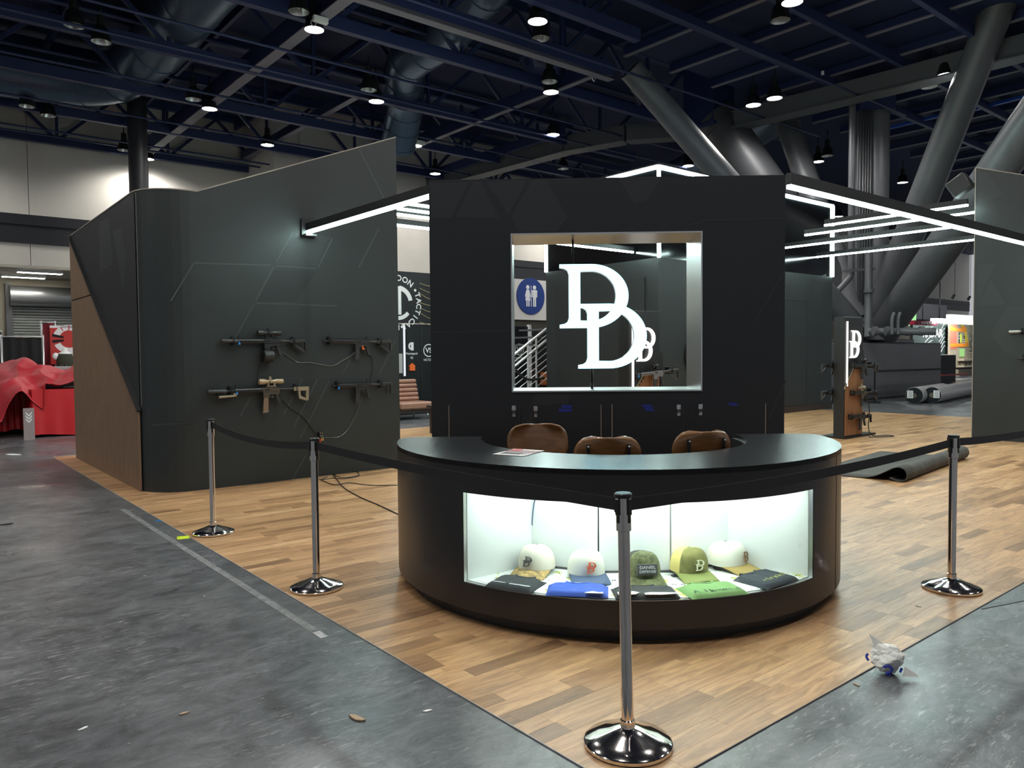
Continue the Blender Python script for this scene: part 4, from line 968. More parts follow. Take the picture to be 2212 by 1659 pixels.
# ---- folded shirts
def shirt(label, loc, rz, m, prm, w=.30, d=.26, prt=0):
    t = thing('folded_shirt', label, 'shirt', loc, rz, 'folded shirts in the display case'); t.scale = (1.15, 1.15, .85)
    sd_ = random.Random(int(w * 1000) + prt)
    def top(i, j):
        x = (i - .5) * w * (1 - .10 * (1 - j) * 0); y = (j - .5) * d
        ex = min(1, (0.5 - abs(i - .5)) * 9); ey = min(1, (0.5 - abs(j - .5)) * 9)
        z = .026 * (ex * ey) ** .4 + .004 * mnoise.noise(Vector((x * 22 + prt, y * 22, prt))) * ex * ey + .002
        c = max(0, 1 - math.hypot((i - .5) * 3.2, (1.0 - j) * 3.0)); z -= .010 * c
        sl = max(0, (j - .72) / .28) * max(0, abs(i - .5) - .18) * .22; y -= sl
        return (x, y, max(z, .0015))
    part(lambda b: (b.grid(top, 26, 22), b.prism([(-w / 2, -d / 2), (w / 2, -d / 2), (w / 2, d / 2 * .78), (w * .2, d / 2), (-w * .2, d / 2), (-w / 2, d / 2 * .78)], .0005, .0015, 'z')), 'folded_body', m, t)
    part(lambda b: b.tube(spline([(-w * .20, d * .47, .018), (-w * .15, d * .33, .023), (0, d * .27, .024), (w * .15, d * .33, .023), (w * .20, d * .47, .018)], 5), .007, 8), 'collar', m, t)
    part(lambda b: b.box(-.018, .018, d * .34, d * .42, .018, .0215), 'neck_label', M_WHITEPR if prt in (1,) else M_STRIP, t)
    Mx = Matrix.Translation((0, 0, .0312)) @ Matrix.Rotation(-math.pi / 2, 4, 'X')
    def pf(b):
        if prt == 0: b.box(-w * .42, -w * .12, -.07, -.064, .028, .0312); b.box(-w * .02, w * .42, -.075, -.066, .028, .0312)
        elif prt == 1: b.prism([(w * .12, -.10), (w * .42, -.10), (w * .42, -.078), (w * .36, -.085), (w * .25, -.072), (w * .15, -.088)], .028, .0312, 'z')
        elif prt == 2:
            b.prism([(-w * .46, -.05), (-w * .2, -.04), (-w * .12, -.06), (-w * .2, -.085), (-w * .46, -.085)], .028, .0312, 'z')
            b.prism([(-w * .05, -.07), (w * .05, -.06), (w * .3, -.066), (w * .44, -.072), (w * .44, -.088), (w * .2, -.098), (-w * .05, -.092)], .028, .0312, 'z')
        elif prt == 3: b.mesh(text_mesh('A  l k~w~ n', .05, 0, .001), 0, Matrix.Translation((0, -.06, .0315)) @ Matrix.Rotation(-math.pi / 2, 4, 'X'))
        else: b.mesh(text_mesh('~ l r x k l S', .045, 0, .001), 0, Matrix.Translation((.02, -.05, .0315)) @ Matrix.Rotation(-math.pi / 2, 4, 'X'))
    part(pf, 'chest_print', prm, t)
chr_ = mat('charcoal_jersey', (.035, .040, .043), .9)
shirt('folded charcoal shirt with white print line, leftmost in the case', cl(1117, 1262), KR + R(-28), chr_, M_WHITEPR, .25, .21, 0)
shirt('folded royal blue shirt with white mountain print', cl(1248, 1276), KR + R(-8), mat('royal_blue_jersey', (.045, .105, .46), .9), M_WHITEPR, .29, .19, 1)
shirt('folded black shirt with white brushstroke print behind the near post', cl(1392, 1281), KR + R(2), chr_, M_WHITEPR, .30, .17, 2)
shirt('folded light green shirt with dark script print', cl(1535, 1276), KR + R(14), mat('leaf_green_jersey', (.20, .36, .13), .9), mat('dark_green_print', (.04, .08, .04), .8), .29, .20, 3)
shirt('folded dark grey shirt with yellow-green script, rightmost in the case', cl(1650, 1252), KR + R(38), mat('slate_jersey', (.040, .048, .058), .9), mat('lime_print', (.45, .48, .15), .8), .27, .22, 4)
# ---- flyer on the counter
fp = [on_floor(x, y, CZ + .001) for x, y in ((1064, 984), (1140, 989), (1172, 973), (1106, 967))]
fc = sum(fp, Vector()) / 4; fx = (fp[1] - fp[0]).normalized(); frz = math.atan2(fx.y, fx.x)
FLY = thing('flyer', 'printed flyer with colour picture lying on the counter top', 'flyer', (fc.x, fc.y, CZ + .0008), frz)
part(lambda b: b.grid(lambda i, j: ((i - .5) * .215, (j - .5) * .28, .002 + .006 * max(0, j - .75) ** 1.0), 6, 8), 'sheet', M_PAPER, FLY, solid=.0006)
part(lambda b: b.prism([(-.10, .005), (.10, .005), (.10, .10), (-.10, .10)], .0036, .0046, 'z'), 'picture', mat('flyer_picture', (.09, .10, .16), .5, var=(30, .3, (.45, .12, .12))), FLY)
part(lambda b: b.prism([(-.10, .06), (-.02, .05), (-.03, .12), (-.09, .13)], .0046, .0056, 'z'), 'red_accent', mat('flyer_red', (.5, .04, .05), .5), FLY)
for k in range(4): part(lambda b: b.box(-.085, .085 - .03 * (k % 2), -.03 - k * .022, -.022 - k * .022, .0036, .0042), 'text_line', M_INK, FLY)
# ================================================================ stools
def stool(label, px, py, depth, rz, zt):
    P = at_depth(px, py, depth); t = thing('counter_stool', label, 'stool', (P.x, P.y, .006), rz, 'stools behind the counter')
    H = zt - .006       # top of the back
    def back(i, j):
        a = (i - .5) * 2; hw = .215; z = lerp(H - .26, H, j)
        rr = .11; e = 0
        x = a * hw
        zz = z
        y = .20 - .055 * a * a + .03 * (j - .5)
        # rounded corners by squeezing width near top and bottom
        jj = min(j, 1 - j) * .26
        if jj < rr: x = a * (hw - rr + math.sqrt(max(0, rr * rr - (rr - jj) ** 2)))
        return (x, y, zz)
    # local -y is the front of the sitter
    part(lambda b: b.grid(back, 18, 22), 'backrest', M_PLY, t, solid=.014)
    for s in (-1, 1):
        part(lambda b: b.tube(spline([(s * .13, .06, H - .50), (s * .13, .19, H - .44), (s * .13, .215, H - .25), (s * .13, .212, H - .045)], 5), .011, 8), 'back_bracket', M_BLKMET, t)
        part(lambda b: b.sphere((s * .13, .225, H - .06), .009, .006, .009), 'bracket_screw', M_STEEL, t)
    SH = H - .40
    part(lambda b: b.grid(lambda i, j: ((i - .5) * .42 * (1 - .12 * j), -.20 + .40 * j, SH + .012 * math.cos((i - .5) * 3) - .02 * (j < .05)), 12, 12), 'seat', M_PLY, t, solid=.016)
    for sx in (-1, 1):
        for sy in (-1, 1): part(lambda b: b.tube([(sx * .14, sy * .12, SH - .01), (sx * .20, sy * .20, 0)], .011, 8), 'leg', M_BLKMET, t)
    part(lambda b: b.tube([(sx * .185, sy * .18, .22) for sx, sy in ((-1, -1), (1, -1), (1, 1), (-1, 1), (-1, -1))], .008, 8), 'foot_ring', M_BLKMET, t)
stool('walnut ply stool facing out, left behind the counter', 1168, 950, 5.26, R(6), 1.045)
stool('walnut ply stool with black brackets, middle behind the counter', 1306, 960, 5.05, R(180), 1.012)
stool('walnut ply stool turned aside, right behind the counter', 1490, 958, 5.18, R(197), 1.03)
# ================================================================ stanchions
M_BELT = mat('black_webbing', (.010, .010, .011), .65); M_CAPB = mat('black_plastic_cap', (.012, .012, .013), .30)
PB, PT = [(.20, 5.05), (.20, 2.98), (.25, .27), (3.32, .25)], ['black-belted chrome stanchion farthest left by the rifle wall', 'chrome stanchion second from the left, before the wall cables', 'large chrome stanchion nearest the camera, before the display case', 'chrome stanchion on the right beside the rolled mat']
HT = 1.0
ST = []
for i, ((u, v), l) in enumerate(zip(PB, PT)):
    P = B(u, v, .0055)
    t = thing('stanchion', l, 'stanchion', P, RB, 'belt stanchions'); ST.append(t)
    if i == 2: t.rotation_euler = (0, 0, RB)
    lean = Matrix.Rotation(R(-1.0 if i == 2 else .0), 4, VV if False else 'Y') if i == 2 else Matrix.Identity(4)
    T = Matrix.Rotation(-RB, 4, 'Z') @ lean @ Matrix.Rotation(RB, 4, 'Z')
    part(lambda b: b.lathe([(0, 0), (.168, 0), (.174, .004), (.174, .016), (.168, .022), (.120, .038), (.075, .054), (.034, .070), (.0, .070)], 56), 'base', M_CHROME, t)
    part(lambda b: b.cyl((0, 0, .07), (0, 0, HT - .11), .0238, n=28, M=T), 'pole', M_CHROME, t)
    part(lambda b: b.lathe([(.0238, .072), (.029, .074), (.029, .10), (.0238, .104)], 28, M=T), 'base_collar', M_CHROME, t)
    slv = part(lambda b: b.lathe([(.0245, HT - .150), (.030, HT - .147), (.030, HT - .015), (.0245, HT - .012)], 28, M=T), 'sleeve', M_CHROME, t)
    part(lambda b: b.lathe([(0, HT), (.030, HT), (.0345, HT - .004), (.0345, HT - .016), (.030, HT - .019), (0, HT - .019)], 28, M=T), 'top_cap', M_CAPB, t)
    for k in range(4):
        a = R(90 * k + 0); Q = T @ Matrix.Rotation(a, 4, 'Z')
        part(lambda b: b.box(.0265, .037, -.011, .011, HT - .085, HT - .019, M=Q), 'belt_slot', M_CAPB, t, bevel=.003)
        part(lambda b: b.box(.0285, .0325, -.006, .006, HT - .115, HT - .085, M=Q), 'slot_tail', M_CAPB, t)
def belt(i, a, c, sag, n=18, trim=.04):
    """webbing that comes out of stanchion i; kept as its part"""
    a, c = Vector(a), Vector(c); d = (c - a); d.z = 0; d.normalize(); a = a + d * trim; c = c - d * trim
    o = ST[i].matrix_basis.inverted()
    nrm = d.cross(Vector((0, 0, 1)))
    def f(b):
        for k in range(n):
            t0, t1 = k / n, (k + 1) / n
            p, q = a.lerp(c, t0), a.lerp(c, t1); p.z -= sag * 4 * t0 * (1 - t0); q.z -= sag * 4 * t1 * (1 - t1)
            vs = []
            for r in (p, q):
                for zz, off in ((-.025, .0006), (.025, .0006), (.025, -.0006), (-.025, -.0006)): vs.append(o @ (r + nrm * off + Vector((0, 0, zz))))
            b.add(vs, [(0, 1, 5, 4), (1, 2, 6, 5), (2, 3, 7, 6), (3, 0, 4, 7)], sm=False)
    part(f, 'belt', M_BELT, ST[i])
    # belt end clip
    e = o @ c; e2 = o @ (c + d * .03)
    part(lambda b: b.bar(e, e2, .014, .062), 'belt_clip', M_CAPB, ST[i])
zb = HT - .045
for T_ in ST: pass
bpy.context.view_layer.update()
belt(0, B(*PB[0], zb), B(*PB[1], zb), .055)
belt(1, B(*PB[1], zb), B(*PB[2], zb) + Vector((-.017, 0, 0)), .018)
belt(2, B(*PB[2], zb) + Vector((-.017, 0, 0)), B(*PB[3], zb), .030)
belt(3, B(*PB[3], zb), B(6.4, .25, zb), .04)
# ================================================================ litter and floor things
def crumple(name, label, P, s, m, seed=1, cat='paper', flat=.8, marks=None):
    me = bpy.data.meshes.new(name); bm = bmesh.new(); bmesh.ops.create_icosphere(bm, subdivisions=4, radius=1.0)
    r_ = random.Random(seed); dirs = [Vector((r_.gauss(0, 1), r_.gauss(0, 1), r_.gauss(0, 1))).normalized() for _ in range(26)]
    for v in bm.verts:
        n = v.co.normalized(); cut = min(1.0, min((.58 + .30 * ((k * 37) % 10) / 10) / max(.05, n.dot(dd)) for k, dd in enumerate(dirs)))
        rr = cut + .10 * mnoise.noise(n * 3.1 + Vector((seed, 0, 0))) + .07 * abs(mnoise.noise(n * 7.3))
        v.co = Vector((n.x * rr * s[0], n.y * rr * s[1], n.z * rr * s[2]))
    zmin = min(v.co.z for v in bm.verts)
    for v in bm.verts: v.co.z -= zmin
    bm.to_mesh(me); bm.free(); me.materials.append(m)
    o = bpy.data.objects.new(name, me); COL.objects.link(o); o.location = P; return o
PP = on_floor(1918, 1452)
t = thing('crumpled_paper', 'crumpled ball of white paper with blue print on the aisle floor', 'paper', (PP.x, PP.y, .001), R(-25))
mc = crumple('paper_ball', '', (0, 0, 0), (.108, .080, .075), mat('crumpled_white_paper', (.74, .74, .70), .75), 5); mc.parent = t
for pts in ([(-.02, -.074, .05), (.0, -.076, .058), (.016, -.072, .045), (.006, -.077, .03), (-.008, -.077, .022), (.010, -.076, .015)], [(-.085, -.048, .06), (-.095, -.04, .075), (-.088, -.03, .085)], [(.05, -.06, .03), (.058, -.055, .05)]):
    part(lambda b: b.tube(spline(pts, 4), [.006] * (4 * (len(pts) - 1) + 1), 5), 'blue_print', mat('blue_paper_print', (.02, .04, .35), .7), t)
part(lambda b: b.add([(-.06, -.02, .12), (-.085, .0, .175), (-.02, .01, .13), (-.03, -.03, .10)], [(0, 1, 2), (0, 2, 3)]), 'loose_corner', mat('crumpled_white_paper', (.74, .74, .70), .75), t, solid=.001)
part(lambda b: b.add([(.07, -.03, .05), (.135, -.035, .015), (.06, -.06, .012)], [(0, 1, 2)]), 'loose_corner', mat('crumpled_white_paper', (.74, .74, .70), .75), t, solid=.001)
np_ = on_floor(396, 1162)
o = part(lambda b: b.grid(lambda i, j: ((i - .5) * .10, (j - .5) * .10, .001 + .004 * j), 3, 3), 'sticky_note', mat('neon_yellow_note', (.62, .80, .02), .7), None, loc=(np_.x, np_.y, .001), rz=R(25), solid=.0006)
tag(o, 'neon yellow sticky note at the edge of the plank floor', 'sticky note')
np_ = on_floor(345, 1125)
o = part(lambda b: b.prism([(-.04, -.02), (.035, -.025), (.045, .012), (0, .025), (-.03, .015)], 0, .003, 'z'), 'tape_scrap', M_CYANTAG, None, loc=(np_.x, np_.y, .0005), rz=R(20)); tag(o, 'scrap of bright blue tape beside the plank floor', 'tape')
M_SCRAP = mat('brown_scrap', (.42, .30, .20), .8)
for i, (px, py, s, m, l) in enumerate(((772, 1553, .030, M_SCRAP, 'curled brown paper scrap on the dark aisle floor'), (923, 1537, .014, M_PAPER, 'small pale chip right of the brown scrap'), (30, 983, .09, M_PAPER, 'torn white paper near the red booth'), (14, 1133, .035, M_BLACK, 'small black plastic piece at the left edge'), (400, 1542, .016, M_SCRAP, 'tiny tan crumb left of the brown scrap'), (1850, 1480, .012, M_SCRAP, 'tan chip left of the crumpled paper'), (1985, 1312 + 0, .010, M_PAPER, 'tiny white speck near the right stanchion'), (180, 1575, .016, M_PAPER, 'white sliver at the lower left'))):
    P = on_floor(px, py); r_ = random.Random(i)
    o = part(lambda b: b.prism([(s * (1 + r_.uniform(-.3, .3)) * math.cos(R(k * 51)) * 1.5, s * (.5 + r_.uniform(-.2, .2)) * math.sin(R(k * 51))) for k in range(7)], 0, .003 + s * .1, 'z'), 'litter_scrap', m, None, loc=(P.x, P.y, .001 if px != 1985 else .006), rz=r_.uniform(0, 3)); tag(o, l, 'litter')
_lt = MB(); r_ = random.Random(11)
for k in range(420):
    u, v = r_.uniform(-6, -.1), r_.uniform(-3.0, 12)
    if r_.random() < .25: u, v = r_.uniform(.5, 7), r_.uniform(-2.6, -.1)
    s = r_.choice((.002, .003, .003, .005, .009)); a = r_.uniform(0, 3.1)
    _lt.prism([(u + s * 1.8 * math.cos(a), v + s * 1.8 * math.sin(a)), (u - s * .5 * math.sin(a), v + s * .5 * math.cos(a)), (u - s * 1.6 * math.cos(a), v - s * 1.6 * math.sin(a)), (u + s * .4 * math.sin(a), v - s * .5 * math.cos(a))], .0005, .0012 + s * .15, 'z')
o = _lt.build('floor_debris', mat('pale_debris', (.55, .54, .50), .8), None, kind='stuff', loc=ORI, rz=RB); o['label'] = 'fine pale debris scattered on the concrete aisle'; o['category'] = 'litter'
# rolled mat right of the counter
m0, m1 = on_floor(1950, 1042, .006), on_floor(2086, 990, .006)
ax = (m1 - m0); Lr = ax.length; ax.normalize(); side = Vector((-ax.y, ax.x, 0))
RM = thing('rolled_mat', 'grey carpet mat half unrolled on the plank floor', 'mat', (m0.x, m0.y, .009), math.atan2(ax.y, ax.x))
prof = [(1.15, .003), (.9, .003), (.62, .004), (.42, .012), (.30, .045), (.20, .10), (.12, .148), (.05, .168), (-.01, .150), (-.04, .10), (-.035, .05), (-.01, .012), (.04, .006), (.10, .012), (.15, .035)]
pr_ = [(p.x, p.y) for p in spline([(a, c, 0) for a, c in prof], 5)]
def _mat(b):
    n = len(pr_)
    for sgn, mi in ((0, 0),):
        def fn(i, j):
            k = min(int(round(j * (n - 1))), n - 1); return (i * Lr, pr_[k][0] * (1 if True else 1) , pr_[k][1])
        b.grid(fn, 8, n - 1)
part(_mat, 'carpet_sheet', M_CARPET, RM, solid=.006)
# wrapped carpet rolls by the plinth
for i, ((x, y), l) in enumerate((((1974, 872), 'left wrapped carpet roll in front of the grey plinth'), ((2013, 871), 'right wrapped carpet roll in front of the grey plinth'))):
    P = on_floor(x, y); rr = .235
    t = thing('carpet_roll', l, 'carpet roll', (P.x, P.y, .002), RB + R(9), 'wrapped carpet rolls')
    Lc = (3.4, 5.4)[i]
    part(lambda b: b.cyl((0.03, 0, rr), (Lc, 0, rr), rr * 1.02, n=28), 'plastic_wrap', mat('white_plastic_wrap', (.52, .51, .52), .38, bump=(5, .5, .02), stretch=(1, 4, 4)), t)
    part(lambda b: b.lathe([(.07, 0), (rr * .98, 0), (rr * .98, .05), (.07, .05), (.07, 0)], 28, M=Matrix.Translation((0, 0, rr)) @ Matrix.Rotation(math.pi / 2, 4, 'Y')), 'roll_end', mat('dark_carpet_end', (.012, .016, .022), .9, bump=(90, .5, .01)), t)
    for q in (.10, .13, .16, .19): part(lambda b: b.lathe([(q, -.004), (q + .012, -.004)], 28, M=Matrix.Translation((0, 0, rr)) @ Matrix.Rotation(math.pi / 2, 4, 'Y')), 'carpet_layer', M_BLKDR, t)
    part(lambda b: b.cyl((-.005, 0, rr), (.3, 0, rr), .072, n=20), 'core_tube', mat('cardboard_core', (.12, .10, .08), .8), t)
    lab = part(lambda b: b.box(-.012, -.008, -.10 + (.12 if i == 0 else -.10), .06 + (.12 if i == 0 else -.10), rr - .08, rr + .14), 'paper_label', M_PAPER, t)
    for k in range(4): part(lambda b: b.box(-.014, -.012, -.08 + (.12 if i == 0 else -.10) , .03 + (.12 if i == 0 else -.10), rr + .09 - k * .045, rr + .105 - k * .045), 'label_line', M_INK, lab)
# ================================================================ display rifles
def rifle(label, loc, rz, L, hg, rec, muz=('brake', .06), mag='straight', stock='carbine', scope=None, sights=True, mats=None, bipod=False, tag_blue=None, group='display rifles', flag=False, detail=True, pitch=0.0):
    """side view: muzzle at x = 0, butt at x = L, bore on z = 0, the wall lies at +y"""
    m = dict(body=M_GUN, poly=M_GUN2, mag=M_GUN2, stock=M_GUN2, rec=M_GUN, hg=M_GUN, supp=M_GUNGREY, scope=M_GUN); m.update(mats or {})
    t = thing('display_rifle', label, 'rifle', loc, rz, group)
    t.scale = (1, 1.1, 1.16)
    if pitch: t.rotation_euler = (0, pitch, rz)
    kind, ml = muz; h0, h1 = hg; x = rec
    # muzzle and barrel
    if kind == 'supp': part(lambda b: b.lathe([(.004, 0), (.020, 0), (.022, .004), (.022, ml - .01), (.018, ml), (.010, ml + .02)], 16, M=Matrix.Rotation(math.pi / 2, 4, 'Y')), 'suppressor', m['supp'], t)
    else: part(lambda b: b.lathe([(.005, 0), (.011, 0), (.011, .012), (.008, .014), (.008, .02), (.011, .022), (.011, ml - .01), (.008, ml)], 12, M=Matrix.Rotation(math.pi / 2, 4, 'Y')), 'muzzle_brake', m['body'], t)
    part(lambda b: b.cyl((ml - .01, 0, 0), (h1, 0, 0), .0085, n=10), 'barrel', m['body'], t)
    # handguard: octagonal tube with slots and a toothed top rail
    oc = [(.017 * math.cos(R(22.5 + 45 * k)) * 1.06, .022 * math.sin(R(22.5 + 45 * k)) * 1.06 - .001) for k in range(8)]
    hgp = part(lambda b: b.prism(oc, h0, h1, 'x'), 'handguard', m['hg'], t)
    n = max(3, int((h1 - h0) / .045))
    for k in range(n):
        xx = lerp(h0 + .015, h1 - .05, k / max(1, n - 1)); part(lambda b: b.prism([(xx, -.005), (xx + .026, -.005), (xx + .030, .004), (xx + .004, .004)], -.0195, -.015), 'rail_slot', M_BLKDR, hgp)
    def teeth(b):
        b.box(h0, x + .20, -.008, .008, .020, .027)
        k = h0 + .002
        while k < x + .195: b.box(k, k + .005, -.0105, .0105, .027, .032); k += .010
    part(teeth, 'top_rail', m['body'], t)
    # receivers
    part(lambda b: b.prism([(x - .005, -.018), (x - .005, .021), (x + .205, .021), (x + .215, .012), (x + .215, -.020), (x + .03, -.022)], -.016, .016), 'upper_receiver', m['rec'], t, bevel=.003)
    lo = part(lambda b: b.prism([(x + .005, -.022), (x + .008, -.072), (x + .014, -.082), (x + .078, -.078), (x + .084, -.058), (x + .10, -.048), (x + .155, -.050), (x + .195, -.058), (x + .22, -.030), (x + .222, -.018), (x + .20, -.020)], -.013, .013), 'lower_receiver', m['rec'], t, bevel=.002)
    part(lambda b: b.tube(spline([(x + .085, 0, -.055), (x + .10, 0, -.078), (x + .135, 0, -.080), (x + .150, 0, -.055)], 4), .0035, 6), 'trigger_guard', m['rec'], t)
    part(lambda b: b.tube(spline([(x + .122, 0, -.048), (x + .118, 0, -.060), (x + .124, 0, -.072)], 3), .0028, 6), 'trigger', M_STEEL, t)
    part(lambda b: b.box(x + .03, x + .085, -.0172, -.015, -.006, .010), 'ejection_port', M_BLKDR, t)
    part(lambda b: b.box(x + .195, x + .225, -.008, .008, .012, .020), 'charging_handle', m['body'], t)
    part(lambda b: b.prism([(x + .155, -.048), (x + .192, -.056), (x + .232, -.140), (x + .226, -.150), (x + .194, -.152), (x + .186, -.140)], -.012, .012), 'grip', m['poly'], t, bevel=.005)
    # magazine
    if mag == 'drum':
        part(lambda b: b.box(x + .015, x + .075, -.010, .010, -.11, -.07), 'magazine_neck', m['mag'], t)
        def drum(b):
            for cy in (-.030, .030): b.cyl((x - .012, cy, -.155), (x + .100, cy, -.155), .060, n=24)
            for xx in (x + .02, x + .06): b.cyl((xx, -.030, -.155), (xx + .006, -.030, -.155), .0625, n=24)
        part(drum, 'drum_magazine', m['mag'], t)
    else:
        ln = {'straight': .115, 'short': .095, 'long': .15}[mag]
        part(lambda b: b.prism([(x + .014, -.072), (x + .072, -.070), (x + .070, -.075 - ln * .5), (x + .066, -.075 - ln), (x + .002, -.083 - ln), (x + .008, -.075 - ln * .5)], -.010, .010), 'magazine', m['mag'], t, bevel=.003)
        part(lambda b: b.prism([(x - .001, -.080 - ln), (x + .069, -.072 - ln), (x + .069, -.082 - ln), (x - .001, -.091 - ln)], -.012, .012), 'magazine_floorplate', m['mag'], t)
    # buffer tube and stock
    xs = x + .215
    part(lambda b: b.cyl((xs, 0, 0), (L - .02, 0, 0), .0145, n=14), 'buffer_tube', m['body'], t)
    part(lambda b: b.cyl((xs, 0, 0), (xs + .012, 0, 0), .019, n=14), 'castle_nut', m['body'], t)
    s0 = max(xs + .03, L - .215)
    if stock == 'carbine':
        part(lambda b: b.prism([(s0, -.017), (s0, .020), (L, .020), (L, -.105), (L - .018, -.125), (L - .035, -.118), (s0 + .06, -.035)][:3] + [(L, -.008), (s0 + .05, -.020)], -.016, .016), 'stock_body', m['stock'], t, bevel=.004)
        part(lambda b: b.prism([(L - .016, .018), (L, .018), (L + .002, -.115), (L - .016, -.122)], -.016, .016), 'butt_pad', m['stock'], t, bevel=.004)
        part(lambda b: b.prism([(s0 + .02, -.016), (s0 + .055, -.016), (L - .01, -.100), (L - .01, -.124), (L - .035, -.124), (s0 + .04, -.040)], -.010, .010), 'stock_strut', m['stock'], t, bevel=.003)
    elif stock == 'skeleton':
        part(lambda b: b.prism([(s0 + .02, -.024), (s0 + .02, .020), (L, .020), (L, -.022)], -.018, .018), 'cheek_rest', m['stock'], t, bevel=.004)
        part(lambda b: b.prism([(L - .035, -.02), (L, -.02), (L - .008, -.130), (L - .045, -.132), (L - .042, -.105)], -.015, .015), 'butt_pad', m['stock'], t, bevel=.004)
        part(lambda b: b.prism([(s0 + .075, -.02), (s0 + .105, -.02), (s0 + .108, -.075), (L - .04, -.105), (L - .04, -.130), (s0 + .085, -.105)], -.012, .012), 'stock_strut', m['stock'], t, bevel=.003)
    else:
        part(lambda b: b.prism([(s0 + .03, -.020), (s0 + .03, .018), (L, .018), (L - .005, -.008), (s0 + .12, -.010), (s0 + .10, -.028)], -.014, .014), 'cheek_rest', m['stock'], t, bevel=.003)
        part(lambda b: b.prism([(L - .022, .02), (L + .002, .02), (L + .002, -.045), (L + .006, -.105), (L - .018, -.112), (L - .024, -.050)], -.014, .014), 'butt_pad', m['stock'], t, bevel=.004)
    # sights
    if sights:
        for xx, nm in ((h0 + .01 if kind != 'supp' or True else h0, 'front_sight'), (x + .26 if True else 0, 'rear_sight')):
            xx = (h0 + .012) if nm == 'front_sight' else x + .178
            if scope and nm == 'rear_sight': continue
            part(lambda b: (b.box(xx - .012, xx + .014, -.010, .010, .030, .040), b.box(xx - .006, xx + .006, -.009, -.005, .040, .066), b.box(xx - .006, xx + .006, .005, .009, .040, .066), b.box(xx - .002, xx + .002, -.0015, .0015, .040, .060)), nm, m['body'], t)
    for xx in (h0 - .05 if kind == 'supp' else h0 + .02, L - .16):      # wall pegs
        part(lambda b: (b.box(xx - .012, xx + .012, -.022, .10, -.034, -.022), b.box(xx - .012, xx - .008, -.024, -.018, -.034, .045), b.box(xx + .008, xx + .012, -.024, -.018, -.034, .045), b.box(xx - .012, xx + .012, .03, .10, -.034, .050)), 'wall_peg', M_BLKMET, t)
    if scope:
        s_0, s_1, zc, big = scope
        A = Matrix.Translation((s_0, 0, zc)) @ Matrix.Rotation(math.pi / 2, 4, 'Y'); q = s_1 - s_0
        part(lambda b: b.lathe([(0, .004), (big * .9, .004), (big, 0), (big, q * .22), (.018, q * .34), (.018, q * .60), (.025, q * .70), (.026, q * .98), (.023, q), (0, q - .004)], 20, M=A), 'scope_tube', m['scope'], t)
        part(lambda b: b.cyl((s_0 + q * .46, 0, zc + .012), (s_0 + q * .46, 0, zc + .052), .015, n=14), 'elevation_turret', m['scope'], t)
        part(lambda b: b.cyl((s_0 + q * .46, -.012, zc), (s_0 + q * .46, -.046, zc), .015, n=14), 'windage_turret', m['scope'], t)
        part(lambda b: (b.box(s_0 + q * .30, s_0 + q * .72, -.010, .010, .030, .040), b.box(s_0 + q * .34, s_0 + q * .40, -.016, .016, .034, zc + .016), b.box(s_0 + q * .60, s_0 + q * .66, -.016, .016, .034, zc + .016)), 'scope_mount', m['scope'], t, bevel=.003)
    if bipod:
        part(lambda b: b.box(h0 - .02, h0 + .025, -.014, .014, -.045, -.02), 'bipod_head', M_TAN, t, bevel=.003)
        for s in (-1, 1): part(lambda b: b.tube([(h0 + .01, s * .014, -.048), (h0 - .19, s * .020, -.056)], [.011, .013], 10), 'bipod_leg', M_TAN, t)
        part(lambda b: b.box(h0 - .22, h0 - .14, -.02, .02, -.036, -.024), 'bipod_foot', M_BLKMET, t)
    if tag_blue is not None: part(lambda b: b.prism([(tag_blue, .0), (tag_blue + .014, -.022), (tag_blue + .012, -.038), (tag_blue, -.030), (tag_blue - .014, -.040), (tag_blue - .010, -.018)], -.026, -.022), 'blue_tag', M_CYANTAG, t)
    if flag: part(lambda b: (b.box(x + .10, x + .116, -.022, -.014, -.068, -.040), b.box(x + .102, x + .134, -.022, -.014, -.088, -.068)), 'orange_safety_flag', M_ORANGE, t, bevel=.003)
    return t
WY = LV - .06
def on_wall(px, py): q = at_v(px, py, WY); return q
q = on_wall(478, 737)
rifle('black rifle with drum magazine and long scope on the left wall', B(q[0], WY, q[2]), RB, 1.04, (.19, .50), .50, ('supp', .19), 'drum', 'carbine', (.43, .72, .086, .028), tag_blue=.20, group='rifles on the left wall')
q = on_wall(698, 737)
rifle('black rifle with orange safety flag, upper right on the left wall', B(q[0], WY, q[2]), RB, .98, (.07, .44), .44, ('brake', .08), 'straight', 'carbine', flag=True, group='rifles on the left wall', pitch=R(.8))
q = on_wall(449, 847)
rifle('rifle with tan scope, stock and bipod, lower left on the left wall', B(q[0], WY, q[2]), RB, 1.23, (.31, .64), .64, ('supp', .21), 'long', 'skeleton', (.60, .90, .086, .031), bipod=True, tag_blue=.325,
      mats=dict(scope=M_TAN2, stock=M_TAN, mag=M_TAN3, rec=M_TANREC, supp=M_GUNGREY), group='rifles on the left wall')
q = on_wall(719, 834)
rifle('short black rifle with blue tag, lower right on the left wall', B(q[0], WY, q[2]), RB, .86, (.05, .31), .31, ('brake', .05), 'straight', 'pdw', tag_blue=.07, group='rifles on the left wall')
